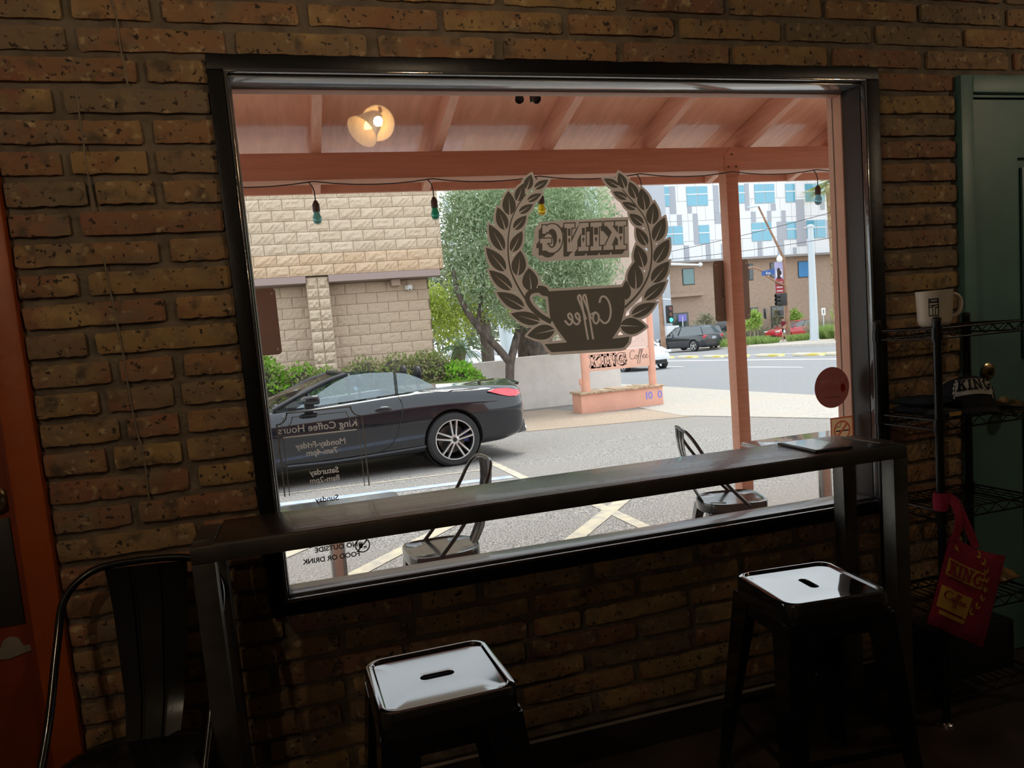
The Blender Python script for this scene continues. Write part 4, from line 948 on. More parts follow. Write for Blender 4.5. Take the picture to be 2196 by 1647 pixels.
def block_set(rough, mat, n=6): return [blk(i, rough).build('block', mat, bl, recalc=False) for i in range(n)]
def lay_blocks(protos_, rows, x0, x1, zb, y, L=.406, Hh=.203, half=True):
    first = list(protos_)
    for k in range(rows):
        x = x0-(L/2 if (k % 2 and half) else 0)
        while x < x1-.02:
            a, c = max(x, x0), min(x+L, x1)
            if c-a > .06:
                loc = ((a+c)/2, y, zb+(k+.5)*Hh); s = (c-a-.008, 1, Hh-.008)
                if first: o = first.pop(); o.location = loc; o.scale = s
                else: inst(random.choice(protos_), bl, loc, sc=s)
            x += L
lay_blocks(block_set(.032, BO), 2, -2.2, XC, 2.775, BYU)
lay_blocks(block_set(.032, BT), 7, -2.2, XC, 2.775+.406, BYU)
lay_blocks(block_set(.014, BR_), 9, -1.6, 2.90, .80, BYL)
px0 = atY(655, 600, 12.66).x; lay_blocks(block_set(.045, BT), 10, px0, px0+.42, .72, 12.66, L=.21, half=False)
MB().box(px0, px0+.42, 12.68, 13.05, -.4, 2.76).build('pilaster_core', M('block_joint', (.38,.30,.22), .95), bl)
LIN = M('mauve_lintel_paint', (.36,.27,.25), .6)
MB().box(-3, px0-.0, 12.58, 12.95, 2.645, 2.772).build('lintel', LIN, bl); MB().box(px0+.42, XC-.09, 12.58, 12.95, 2.645, 2.772).build('lintel', LIN, bl)
MB().box(2.13, 2.30, 12.75, 13.02, 2.51, 2.64).build('vent_box', M('tan_paint', (.42,.31,.24), .7), bl, bevel=.01)
MB().box(XC-.01, XC, BYU+.02, 16, 2.775, 6).box(2.89, 2.90, BYL+.02, 16, -.5, 2.775).build('side_wall', BT, bl)
c = atY(879, 617, 12.9)
sc_ = thing('security_camera', 'white turret security camera under the block building lintel', 'camera', (c.x, 12.93, c.z))
WH = M('white_plastic', (.8,.8,.8), .35)
MB().box(-.085, -.03, 0, .08, -.03, .05).build('mount', WH, sc_, bevel=.01)
MB().lathe([(0,.06),(.055,.058),(.065,.03),(.064,0),(.045,-.045),(0,-.065)], 20).build('body', WH, sc_, smooth=50)
MB().lathe([(0,-.072),(.02,-.068),(.024,-.05),(0,-.045)], 14, (-.005, -.030, .02)).build('lens', M('lens_black', (.01,.01,.01), .1), sc_, smooth=50)

# ================================================================== GREENERY
def leafmat(name, c, c2, tr=.35):
    m = bpy.data.materials.new(name); m.use_nodes = True; n = m.node_tree; n.nodes.clear(); o = n.nodes.new('ShaderNodeOutputMaterial')
    g = n.nodes.new('ShaderNodeNewGeometry'); mx = n.nodes.new('ShaderNodeMixRGB'); mx.inputs[1].default_value = (*c, 1); mx.inputs[2].default_value = (*c2, 1); n.links.new(g.outputs['Random Per Island'], mx.inputs[0])
    d = n.nodes.new('ShaderNodeBsdfDiffuse'); t = n.nodes.new('ShaderNodeBsdfTranslucent'); s = n.nodes.new('ShaderNodeMixShader'); s.inputs[0].default_value = tr
    n.links.new(mx.outputs[0], d.inputs[0]); n.links.new(mx.outputs[0], t.inputs[0]); n.links.new(d.outputs[0], s.inputs[1]); n.links.new(t.outputs[0], s.inputs[2]); n.links.new(s.outputs[0], o.inputs[0]); return m
def leaf_cloud(blobs, n, L, W_, seed, up=.2, droop=0, shell=.55):
    """diamond leaves scattered through ellipsoids (cx,cy,cz,rx,ry,rz)"""
    r = random.Random(seed); d = MB(); tot = sum(b_[3]*b_[5] for b_ in blobs); vs = []; fs = []
    for b_ in blobs:
        for _ in range(int(n*b_[3]*b_[5]/tot)):
            while True:
                v = Vector((r.uniform(-1,1), r.uniform(-1,1), r.uniform(-1,1)))
                if .05 < v.length < 1: break
            v = v.normalized()*(shell+(1-shell)*r.random()**.7)
            p = Vector((b_[0]+v.x*b_[3], b_[1]+v.y*b_[4], b_[2]+v.z*b_[5]))
            t = (Vector((r.gauss(0,1), r.gauss(0,1), r.gauss(0,1)+up-droop))+v*.6).normalized(); s = t.cross(Vector((r.gauss(0,1), r.gauss(0,1), r.gauss(0,1)))).normalized(); k = r.uniform(.6, 1.3)
            o = len(vs); vs += [p, p+t*L*k*.5+s*W_*k*.5, p+t*L*k, p+t*L*k*.5-s*W_*k*.5]; fs.append((o, o+1, o+2, o+3))
    return d.add(vs, fs)
BARK = M('dark_bark', (.12,.095,.08), .95, var=.4, nscale=14, bump=1, bscale=25, stretch=(1,1,.4))
CORE = M('hedge_shade_twigs', (.05,.045,.03), 1)  # twigs, with the dark inner shade of the hedge put into the colour
def shrub(name, label, blobs, mats, n, L, W_, seed, cat='hedge', group=None):
    t = thing(name, label, cat, (blobs[0][0], blobs[0][1], gz(blobs[0][1])), 0, group); o3 = t.location
    bb_ = [(b_[0]-o3.x, b_[1]-o3.y, b_[2]-o3.z, *b_[3:]) for b_ in blobs]
    cr_ = MB()
    for b_ in bb_: cr_.lathe([(0,-1),(.55,-.85),(.85,-.5),(.9,0),(.8,.5),(.5,.8),(0,.9)], 10) if False else None
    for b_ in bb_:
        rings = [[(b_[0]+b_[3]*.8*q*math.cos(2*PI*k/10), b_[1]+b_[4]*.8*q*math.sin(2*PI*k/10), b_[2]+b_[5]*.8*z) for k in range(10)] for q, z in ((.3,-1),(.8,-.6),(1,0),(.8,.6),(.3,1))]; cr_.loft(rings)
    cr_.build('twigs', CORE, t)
    for i, m_ in enumerate(mats):
        o = leaf_cloud(bb_, n//len(mats), L, W_, seed+i, shell=.7).build('foliage', m_, t, recalc=False); o['kind'] = 'stuff'
    return t
HG = leafmat('hedge_green', (.14,.22,.06), (.30,.36,.12)); HB = leafmat('fresh_green', (.13,.36,.03), (.30,.55,.07)); HO = leafmat('hedge_brown_green', (.20,.20,.10), (.36,.33,.18))
shrub('hedge', 'trimmed olive-green hedge with brown twigs in the middle behind the convertible', [(1.3+.55*i, 11.2, .58, .48, .55, .64) for i in range(3)]+[(2.3+.25*i, 11.15, .56, .42, .5, .64) for i in range(2)], [HG, HO], 9000, .07, .03, 61, group='hedges before the block building')
shrub('hedge', 'fresh bright green hedge bush at the right end of the row', [(2.92, 11.0, .48, .40, .5, .50), (3.15, 11.1, .34, .32, .42, .44)], [HB, HB, HG], 5200, .085, .045, 62, group='hedges before the block building')
shrub('hedge', 'bright green hedge bush by the left window edge', [(-.55, 11.1, .72, .62, .55, .70), (-1.3, 11.1, .7, .6, .5, .70)], [HB, HG], 6500, .085, .045, 63, group='hedges before the block building')
shrub('hedge', 'low mixed green hedge with one white blossom under the pilaster', [(.25+.36*i, 11.1, .58-.06*i, .38, .5, .62-.06*i) for i in range(3)], [HG, HO, HB], 6500, .07, .03, 64, group='hedges before the block building')
MB().lathe([(0,.05),(.05,.03),(.06,0),(.04,-.03),(0,-.04)], 10).build('blossom', M('white_petal', (.9,.9,.88), .6), bpy.data.objects['hedge.003'], smooth=60, loc=(.85, -.5, .92))
# main tree
OLV = leafmat('olive_leaf', (.28,.40,.23), (.62,.70,.50)); OLD = leafmat('olive_leaf_dark', (.17,.27,.14), (.38,.48,.28)); YGR = leafmat('yellow_green_leaf', (.30,.40,.06), (.50,.56,.15))
tr = thing('olive_tree', 'large silvery green tree with forked dark trunk behind the stucco wall', 'tree', (4.32, 12.75, gz(12.75)))
b = MB(); g_ = gz(12.75)
b.tube(smooth_path([(0,0,-.1),(.02,0,.5),(.08,0,1.12)], 4), [.10]*4+[.095]*4+[.10], 10)
b.tube(smooth_path([(.08,0,1.05),(-.18,-.02,1.40),(-.55,-.04,1.85),(-.85,-.05,2.40),(-.95,.0,3.0)], 4), [.085,.085,.082,.08,.08,.08,.078,.075,.072,.07,.068,.065,.062,.06,.05,.045,.04], 10)
b.tube(smooth_path([(.08,.0,1.05),(.28,.15,1.5),(.55,.3,2.0),(.9,.3,2.7)], 4), [.09,.085,.085,.08,.08,.075,.07,.07,.065,.06,.05,.05,.04], 10)
b.tube([(-.55,-.04,1.85),(-.4,.1,2.4),(-.2,.2,3.2)], [.05,.045,.03], 8)
b.build('trunk', BARK, tr, smooth=60)
tb_ = [(-.50,.1,2.75,.60,.75,.62),(-.40,.2,3.6,.75,.8,.75),(.1,.2,3.1,.85,.9,.85),(.55,.1,4.1,.95,.9,.85),(.9,.3,2.75,.8,.8,.75),(1.6,.3,3.4,.85,.9,.9),(1.9,.4,2.5,.75,.8,.75),(2.35,.5,3.2,.65,.8,.85),(-.1,.2,4.6,.8,.8,.8),(1.2,.2,4.7,.9,.8,.8),(2.0,.4,4.3,.7,.8,.7),(.2,0,2.2,.6,.6,.5),(1.5,.3,1.95,.75,.7,.55),(-.5,.2,4.2,.6,.7,.6)]
for i, (m_, k) in enumerate(((OLV, 30000), (OLD, 15000))): o = leaf_cloud(tb_, k, .12, .026, 71+i, up=.5, shell=.35).build('foliage', m_, tr, recalc=False); o['kind'] = 'stuff'
# thick-trunked tree further back with yellow-green leaves
t2 = thing('rough_bark_tree', 'thick rough-barked tree trunk standing behind the stucco wall', 'tree', (6.4, 17.2, gz(17.2)))
MB().tube(smooth_path([(0,0,-.1),(.0,0,.7),(-.05,0,1.6),(-.25,0,2.6),(-.4,0,3.8)], 4), [.62,.60,.56,.54,.52,.50,.48,.46,.44,.42,.4,.38,.36,.34,.32,.3,.28], 12).build('trunk', BARK, t2, smooth=60)
MB().tube([(.1,0,1.2),(.5,.1,2.2),(.9,.1,3.4)], [.32,.26,.2], 10).build('branch', BARK, t2, smooth=60)
o = leaf_cloud([(0,0,4.6,2.0,1.2,1.2),(1.4,0,4.4,1.4,1,1.1),(-1.2,.5,4.2,1.2,1,.9),(.6,.2,3.2,1.4,1,.7)], 9000, .16, .05, 81, droop=.6).build('foliage', OLD, t2, recalc=False); o['kind'] = 'stuff'
t3 = thing('slim_tree', 'slim tree with hanging yellow-green leaves far behind the hedge', 'tree', (6.9, 24.5, gz(24.5)))
MB().tube([(0,0,-.1),(.05,0,1.5),(-.05,0,3.2)], [.26,.24,.18], 10).build('trunk', BARK, t3, smooth=60)
o = leaf_cloud([(-1.3,0,2.7,1.2,.8,1.1),(0,0,3.5,1.5,.8,1.3),(1.3,0,2.9,1.1,.8,1.0),(2.3,0,2.3,.7,.6,.9),(-2.2,0,3.2,.9,.6,.9)], 9000, .15, .07, 82, droop=.8, shell=.2).build('foliage', YGR, t3, recalc=False); o['kind'] = 'stuff'
t4 = thing('background_tree', 'hazy grey-green tree filling the far background behind parked white cars', 'tree', (10.5, 60, gz(60)))
MB().tube([(0,0,-.1),(0,0,3)], .3, 8).build('trunk', BARK, t4)
o = leaf_cloud([(-6,0,3,3.2,2,2.6),(-1,0,4,3.6,2,3.4),(4,0,3.2,3,2,2.8),(9,0,4,3.6,2,3.4),(1.5,1,7.5,4,2,3)], 12000, .5, .2, 83, shell=.2).build('foliage', leafmat('hazy_leaf', (.26,.32,.20), (.44,.48,.34)), t4, recalc=False); o['kind'] = 'stuff'
# small palm
pl = thing('small_palm', 'small leaning palm beside the corner of the block building', 'palm', (4.15, 16.8, gz(16.8)))
MB().tube(smooth_path([(-.35,0,-.05),(-.15,0,.7),(.12,0,1.45)], 5), [.22,.215,.21,.205,.2,.195,.19,.185,.18,.175,.17], 10).build('trunk', M('palm_bark', (.20,.13,.085), .95, var=.4, nscale=20, bump=1, bscale=18), pl, smooth=60)
PALM = leafmat('palm_leaf', (.16,.28,.14), (.30,.42,.22))
rnd = random.Random(9)
for k in range(20):
    a = 2*PI*k/20+rnd.uniform(-.15,.15); el = rnd.uniform(-.1, 1.15); d = MB(); L = rnd.uniform(.75, 1.05); base = Vector((.12,0,1.48)); pts = []
    for i in range(9):
        t_ = i/8; pts.append(base+Vector((math.cos(a)*math.cos(el), math.sin(a)*math.cos(el), math.sin(el)))*L*t_+Vector((0,0,-.55*t_*t_)))
    for i in range(1, 9):
        p = pts[i]; t_ = (pts[i]-pts[i-1]).normalized(); s = t_.cross(Vector((0,0,1))).normalized()
        for sg in (1,-1):
            for q in (0, .5):
                p2 = pts[i-1].lerp(pts[i], q); e = p2+(s*sg*.8+t_*.75+Vector((0,0,-.25))).normalized()*.26*(1-.5*abs(i/8-.5)); d.add([p2-t_*.012, p2+t_*.012, e], [(0,1,2)])
    d.tube(pts, .008, 4); d.build('frond', PALM, pl, recalc=False)

# ================================================================== STUCCO WALL AND KING COFFEE SIGN
STU = M('rough_white_stucco', (.74,.69,.65), .95, var=.06, nscale=4, bump=1.0, bscale=38)
sw = struct('wall_stucco', label='rough whitish stucco wall behind the sign')
MB().box(4.62, 7.13, 13.38, 13.58, -.7, .875).build('wall_panel', STU, sw, bevel=.015)
MB().box(3.2, 4.62, 13.75, 13.92, -.7, .83).build('wall_panel', STU, sw, bevel=.015)
MB().box(3.55, 3.74, 13.745, 13.76, -.5, .70).build('slot', M('brown_slot', (.22,.14,.09), .8, var=.3, nscale=14, stretch=(1,1,8)), sw)
KB = thing('king_sign', 'salmon roadside sign board reading KING Coffee on two posts over a planter base', 'sign', (0, 0, 0))
SAL = M('salmon_sign_paint', (.78,.40,.29), .6, var=.05, nscale=5); SALP = M('salmon_panel_paint', (.80,.47,.36), .5, var=.03)
for x, r in ((5.455, .078), (6.86, .075)): MB().tube([(x, 11.30, gz(11.3)), (x, 11.30, 2.0)], r, 20).build('post', SAL, KB, smooth=60)
MB().box(5.49, 6.79, 11.24, 11.29, .545, .912).build('lower_panel', SALP, KB, bevel=.004)
MB().box(5.49, 6.79, 11.25, 11.29, .922, 1.60).build('upper_panel', M('pale_salmon_panel', (.82,.60,.52), .5), KB, bevel=.004)
bs = MB().box(5.27, 6.985, 11.14, 11.62, -.34, .13).build('planter_base', SAL, KB, bevel=.01)
STN = M('tan_cap_stone', (.58,.44,.30), .85, col2=(.36,.24,.16), nscale=7, bump=.8, bscale=14)
rnd = random.Random(12); x = 5.235
while x < 6.99:
    w_ = rnd.uniform(.10, .24); d = MB().box(x, min(x+w_, 7.02)-.006, 11.10-rnd.uniform(0,.02), 11.66, .128, .165+rnd.uniform(-.006,.012)); d.build('cap_stone', STN, bs, bevel=.012); x += w_
DKR = M('dark_maroon_paint', (.055,.022,.018), .6)
def sgn(x0, z0, s, sy_, y): return lambda x, yy: (x0+x*s, y, z0+yy*sy_)
sK = .205
flat([[(q[0]+dx, q[1]+dy) for q in p] for dx, dy in ((.10,-.12),(.06,-.07)) for p in KP], sgn(5.535, .625, sK, .225, 11.2390), 'king_shadow', DKR, KB)
flat([outl(p) for p in KP], sgn(5.535, .625, sK, .225, 11.2382), 'king_outline', DKR, KB)
flat(KP, sgn(5.535, .625, sK, .225, 11.2374), 'king_face', SALP, KB)
for dp in det: flat([dp], sgn(5.535, .625, sK, .225, 11.2366), 'letter_diamond', DKR, KB)
flatvf([ribbon2d(s, .045) for s in COFFEE], sgn(6.36, .680, .265, .195, 11.238), 'coffee_script', M('grey_brown_script', (.16,.10,.085), .6), KB)
flatvf(text2d('DIS', .20, align='LEFT'), sgn(6.42, 1.03, 1, 1, 11.249), 'faded_letters', M('faded_letter_paint', (.74,.52,.46), .6), KB)
NUM = M('violet_number_paint', (.30,.26,.62), .5)
for s, x in (('1', 6.60), ('0', 6.68), ('0', 6.885)): flatvf(text2d(s, .20, bold=.006), sgn(x+.03, -.09, 1, 1, 11.138), 'house_number', NUM, KB)
JB = MB().box(5.33, 5.39, 11.30, 11.35, .30, .42).build('outlet_box', SAL, KB, bevel=.006); MB().tube([(5.36,11.32,.30),(5.36,11.32,.15)], .012, 8).build('conduit', SAL, JB)
# ================================================================== VEHICLES
PAINTB = M('black_car_paint', (.009,.011,.016), .08, .0, coat=.8, spec=.35)
CGL = M('car_glass', (.30,.42,.48), .03, .0, spec=.9, coat=1.0); CGD = M('dark_car_glass', (.05,.075,.09), .03, spec=.9, coat=1.0)
RUB = M('tyre_rubber', (.028,.028,.03), .75, var=.2, nscale=30); RIM = M('machined_alloy', (.72,.73,.75), .22, .9); RIMD = M('dark_alloy', (.035,.035,.04), .4, .6)
TRIM = M('black_car_trim', (.012,.012,.013), .45); LRED = M('tail_lamp_red', (.62,.03,.05), .12, coat=1.0); LWH = M('lamp_clear', (.85,.86,.88), .08, coat=1.0)
CHRM = M('chrome', (.8,.8,.8), .15, 1)
def lerp_tab(tab, x):
    if x <= tab[0][0]: return tab[0][1]
    for (a, va), (c, vc) in zip(tab[:-1], tab[1:]):
        if x <= c: return va+(vc-va)*(x-a)/(c-a)
    return tab[-1][1]
def apply_mods(o):
    dg = bpy.context.evaluated_depsgraph_get(); me = bpy.data.meshes.new_from_object(o.evaluated_get(dg)); old = o.data; o.modifiers.clear(); o.data = me; bpy.data.meshes.remove(old); return o
def wheel(par, x, y, r, side, w_=.25, fancy=False, name='wheel'):
    t = MB(); pr = [(r*.72,-.5),(r*.90,-.5),(r*.975,-.40),(r,-.22),(r,.22),(r*.975,.40),(r*.90,.5),(r*.72,.5),(r*.70,.3),(r*.70,-.3)]
    rings = [[(rr*math.cos(2*PI*k/40), zz*w_, rr*math.sin(2*PI*k/40)) for k in range(40)] for rr, zz in pr]; rings.append(rings[0]); t.loft(rings, caps=False)
    o = t.build(name, RUB, par, smooth=40); o.location = (x, y, r)
    s = side
    MB().lathe([(r*.705,-.35*w_),(r*.735,.50*w_*s),(r*.715,.51*w_*s),(r*.68,.42*w_*s),(r*.66,-.35*w_)], 40, axis='y').build('rim_barrel', RIMD if fancy else RIM, o, smooth=40)
    MB().lathe([(r*.735,.485*w_*s),(r*.735,.515*w_*s),(r*.695,.515*w_*s),(r*.69,.485*w_*s)], 40, axis='y').build('rim_lip', RIM, o, smooth=40)
    MB().lathe([(0,-.06*w_*s),(r*.52,-.06*w_*s),(r*.52,-.02*w_*s),(0,-.02*w_*s)], 32, axis='y').build('brake_disc', M('brake_disc_steel', (.16,.15,.145), .4, .9), o, smooth=40)
    if fancy:
        for k in range(5):
            a = PI/2+2*PI*k/5
            for sg in (-1, 1):
                p0 = Vector((math.cos(a+sg*.42)*r*.13, .46*w_*s, math.sin(a+sg*.42)*r*.13)); p1 = Vector((math.cos(a+sg*.175)*r*.70, .485*w_*s, math.sin(a+sg*.175)*r*.70))
                MB().bar(p0, p1, .020, .022, up=(0, s, 0)).build('spoke', RIM, o, bevel=.003)
                q = Vector((0, -.018*s, 0)); MB().bar(p0+q, p1+q, .040, .03, up=(0, s, 0)).build('spoke_back', RIMD, o)
        MB().lathe([(0,.40*w_*s),(r*.17,.40*w_*s),(r*.17,.47*w_*s),(r*.10,.50*w_*s),(0,.50*w_*s)], 20, axis='y').build('hub', RIM, o, smooth=40)
        h = MB().lathe([(0,.50*w_*s),(r*.085,.50*w_*s),(r*.08,.515*w_*s),(0,.515*w_*s)], 20, axis='y').build('hub_cap', TRIM, o, smooth=40)
        cb = M('blue_caliper', (.02,.05,.35), .35)
        b_ = MB()
        for i in range(6):
            a0 = PI*.82+i*.14; b_.add([(math.cos(a_)*rr, yy, math.sin(a_)*rr) for a_ in (a0, a0+.14) for rr in (r*.40, r*.60) for yy in (.02*w_*s, .22*w_*s)], [(0,1,3,2),(4,6,7,5),(0,4,5,1),(2,3,7,6),(0,2,6,4),(1,5,7,3)])
        b_.build('caliper', cb, o)
    else:
        for k in range(5):
            a = PI/2+2*PI*k/5; MB().bar((0, .46*w_*s, 0), (math.cos(a)*r*.7, .48*w_*s, math.sin(a)*r*.7), .05, .02, up=(0, s, 0)).build('spoke', RIM, o)
    return o
def body_loft(stations, sec):
    """sec(x) -> half ring list of (y,z) from bottom centre to top centre"""
    rings = []
    for x in stations:
        h = sec(x); rings.append([(x, y, z) for y, z in h]+[(x, -y, z) for y, z in h[-2:0:-1]])
    return MB().loft(rings)
def cut_arches(o, axles, r, zc):
    cut = MB()
    for x in axles: cut.lathe([(0,-1.2),(r,-1.2),(r,1.2),(0,1.2)], 36, (x, 0, zc), 'y')
    c = cut.build('cutter', TRIM, o.parent)
    m_ = o.modifiers.new('b', 'BOOLEAN'); m_.object = c; m_.operation = 'DIFFERENCE'; m_.solver = 'EXACT'
    apply_mods(o); bpy.data.objects.remove(c); return o

# ---- black convertible
a_ = math.radians(6); cvx, cvy = 1.815, 7.73
cv = thing('convertible_car', 'glossy black open-top convertible parked outside the window', 'car', (cvx, cvy, gz(7.6)), PI+a_)
WB = 2.82; R_ = .337
zb_t = [(-1.06,.34),(-.98,.27),(-.7,.21),(0,.19),(2.9,.18),(3.4,.2),(3.7,.28)]
w_t = [(-1.06,.62),(-1.02,.74),(-.92,.83),(-.7,.90),(-.3,.945),(.1,.95),(.5,.935),(1.2,.92),(2.0,.925),(2.7,.94),(3.1,.92),(3.4,.84),(3.65,.66),(3.72,.5)]
belt_t = [(-1.06,.86),(-.95,.895),(-.6,.935),(0,.965),(.6,.955),(1.2,.925),(1.9,.90),(2.4,.87),(3.0,.80),(3.4,.72),(3.72,.58)]
deck_t = [(-1.06,.90),(-.99,.985),(-.9,.965),(-.5,.985),(0,1.0),(.2,1.0),(.42,.98),(.47,.60),(1.88,.60),(1.95,.95),(2.2,.95),(3.0,.88),(3.5,.76),(3.72,.60)]
def cvsec(x):
    zb, w_, bl_, dk = lerp_tab(zb_t, x), lerp_tab(w_t, x), lerp_tab(belt_t, x), lerp_tab(deck_t, x)
    wb = w_*(.86 if x > 0 else .83); hip = .02 if -.5 < x < .5 else 0
    cock = .47 <= x <= 1.88
    zA = bl_+.012 if not cock else bl_-.02
    return [(0,zb),(w_*.78,zb),(w_*.955,zb+.05),(w_*.972,zb+.16),(w_*.985,.48),(w_,.62+hip),(w_*.985,.74+hip),(w_*.93,bl_-.055),(wb,bl_),(wb-.055,zA+.004),(wb-.10,zA if not cock else .62),(wb*.5,(zA+dk)/2+.02 if not cock else dk),(0,dk+.012 if not cock else dk)]
st = [-1.06,-1.04,-1.0,-.95,-.88,-.8,-.7,-.55,-.4,-.2,0,.2,.40,.425,.47,.6,.9,1.2,1.5,1.75,1.88,1.93,2.1,2.4,2.7,3.0,3.2,3.4,3.55,3.66,3.72]
bd = body_loft(st, cvsec).build('body', PAINTB, cv, smooth=70)
m_ = bd.modifiers.new('s', 'SUBSURF'); m_.levels = 2; m_.render_levels = 2; apply_mods(bd)
cut_arches(bd, (0, WB), .375, R_+.005)
bd.data.shade_smooth(); bd.data.set_sharp_from_angle(angle=math.radians(38))
well = MB()
for x in (0, WB):
    for s in (-1, 1): well.lathe([(.05,s*.45),(.372,s*.45),(.372,s*.86),(.365,s*.86),(.36,s*.47),(.05,s*.46)], 36, (x, 0, R_+.005), 'y')
well.build('wheel_wells', TRIM, cv)
for x in (0, WB):
    for s in (-1, 1): wheel(cv, x, s*.805, R_, s, .265, True)
def sidept(x, z, o=.006):     # a point on the body side (left side y+)
    h = cvsec(x); 
    for (ya, za), (yb, zb) in zip(h[2:9], h[3:10]):
        if za <= z <= zb: return (x, ya+(yb-ya)*(z-za)/(zb-za+1e-6)+o, z)
    return (x, h[8][0]+o, z)
def sideline(pts, wd, name, mat, o=.004):
    P = smooth_path([(p[0], 0, p[1]) for p in pts], 5); d = MB(); vs = []
    for i, p in enumerate(P):
        t_ = (P[min(i+1, len(P)-1)]-P[max(i-1, 0)]).normalized(); n_ = Vector((-t_.z, 0, t_.x))*wd/2
        vs += [sidept((p+n_).x, (p+n_).z, o), sidept((p-n_).x, (p-n_).z, o)]
    for s in (1, -1): d.add([(x, y*s, z) for x, y, z in vs], [(2*i, 2*i+1, 2*i+3, 2*i+2) for i in range(len(P)-1)])
    return d.build(name, mat, cv, recalc=False)
sideline([(.62,.94),(.60,.80),(.66,.60),(.72,.45),(.86,.32),(1.2,.27)], .010, 'door_gap', TRIM, .003)
sideline([(1.95,.87),(2.02,.65),(2.05,.45),(2.0,.29)], .010, 'door_gap', TRIM, .003)
sideline([(-.42,.925),(-.2,.93),(.15,.945),(.36,.965)], .008, 'boot_gap', TRIM, .003)
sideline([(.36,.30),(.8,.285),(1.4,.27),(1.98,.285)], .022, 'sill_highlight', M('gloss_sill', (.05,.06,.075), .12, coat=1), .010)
for s in (1, -1):
    h_ = MB().lathe([(0,-.10),(.022,-.085),(.032,-.04),(.034,0),(.032,.04),(.022,.085),(0,.10)], 16, axis='x').build('door_handle', PAINTB, cv, smooth=70); p = sidept(.83, .80, .0); h_.location = (p[0], p[1]*s, p[2]); h_.scale = (1.05, .6, 1)
    mi = MB().loft([[(x, y, z) for y, z in rrect(.17*k, .105*k, .035*k, 4)] for x, k in ((-.09,.86),(-.07,1.0),(.0,1.0),(.07,.85),(.11,.45))]).build('mirror', PAINTB, cv, smooth=50); mi.location = (1.66, s*.985, 1.005)
    MB().box(1.62, 1.72, s*.86-.03, s*.90+.03, .90, .955).build('mirror_foot', TRIM, cv, bevel=.01)
    # side glass
    def gpane(name, poly, mat, th=.006):
        def yy(z, x): return s*(lerp_tab(w_t, x)*.86-.035-(z-.93)*.42)
        P0 = [(x, yy(z, x), z) for x, z in poly]; P1 = [(x, yy(z, x)-s*th, z) for x, z in poly]; n_ = len(poly)
        return MB().add(P0+P1, [tuple(range(n_)), tuple(range(n_, 2*n_))[::-1]]+[(i, (i+1) % n_, n_+(i+1) % n_, n_+i) for i in range(n_)]).build(name, mat, cv)
    TG = glass_mat('tinted_car_glass', (.66,.79,.83), .15) if 'tcg' not in globals() else tcg
    globals()['tcg'] = TG
    gpane('door_glass', [(1.80,.915),(1.60,.915),(.64,.955),(.615,1.215),(.9,1.235),(1.14,1.228),(1.35,1.15)], TG)
    gpane('quarter_glass', [(.60,.955),(.58,1.205),(.46,1.185),(.32,1.12),(.20,1.04),(.13,.985)], TG)
    def strip(pts, w1, h1, name, mat):
        return MB().tube(smooth_path([(x, s*(lerp_tab(w_t, x)*.86-.04-(z-.93)*.42), z) for x, z in pts], 5), w1, 8).build(name, mat, cv, smooth=60)
    strip([(2.06,.92),(1.75,1.05),(1.42,1.18),(1.17,1.245)], .028, 0, 'a_pillar', PAINTB)
    strip([(.62,.95),(.598,1.22)], .010, 0, 'window_post', TRIM)
    # lamps
    pts = [(-.50,.875),(-.62,.895),(-.80,.885),(-.955,.845),(-.99,.80),(-.90,.775),(-.78,.785),(-.66,.82)]
    P0 = [(x, s*sidept(x, z, .012)[1], z) for x, z in pts]; P1 = [(x, s*(sidept(x, z, -.04)[1]), z) for x, z in pts]; n_ = len(pts)
    MB().add(P0+P1, [tuple(range(n_)), tuple(range(n_, 2*n_))[::-1]]+[(i, (i+1) % n_, n_+(i+1) % n_, n_+i) for i in range(n_)]).build('tail_lamp', LRED, cv)
    MB().box(-1.075, -.93, s*.34-.16, s*.34+.20, .785, .850).build('rear_lamp', LRED, cv, bevel=.015)
    MB().box(3.50, 3.66, s*.55-.14, s*.55+.14, .60, .66).build('head_lamp', LWH, cv, bevel=.015)
    MB().lathe([(0,0),(.045,0),(.045,.10),(.038,.10),(.036,.02),(0,.02)], 16, (-1.10, s*.55, .31), 'x').build('tail_pipe', CHRM, cv, smooth=40)
    MB().prism([(-1.05,.30),(-.93,.28),(-.93,.36),(-.97,.47),(-1.03,.46)], 'y', s*.52, s*.70).build('rear_vent', M('grey_trim', (.12,.12,.125), .3), cv, bevel=.01)
    # seats
    for x, hr in ((1.05, 1.14), (.30, 1.175)):
        ST = M('black_leather', (.018,.018,.02), .5)
        MB().prism(rrect(.44, .5, .08, 4, 0, .25), 'y', 0, .0) if False else None
        sb = MB().loft([[(x+dx+u*.07, s*.36+v, z) for u, v in rrect(1.6, .42*k, .1*k, 4)] for z, k, dx in ((.55,1,.02),(.75,1.02,0),(.93,.9,-.05))]).build('seat_back', ST, cv, smooth=60)
        hd = MB().loft([[(x-.06+u*.5, s*.36+v, hr+z) for u, v in rrect(.13*k, .24*k, .05*k, 4)] for z, k in ((-.085,.55),(-.06,.9),(0,1),(.05,.93),(.078,.6))]).build('headrest', ST, cv, smooth=60)
        for q in (-.05,.05): MB().tube([(x-.055, s*.36+q, .9), (x-.06, s*.36+q, hr-.07)], .007, 6).build('headrest_rod', TRIM, cv)
ws = MB().add([(2.08,-.74,.935),(2.08,.74,.935),(1.19,.63,1.245),(1.19,-.63,1.245),(2.30,0,.945),(1.30,0,1.262)], [(0,4,5,3),(4,1,2,5)]).build('windscreen', TG, cv)
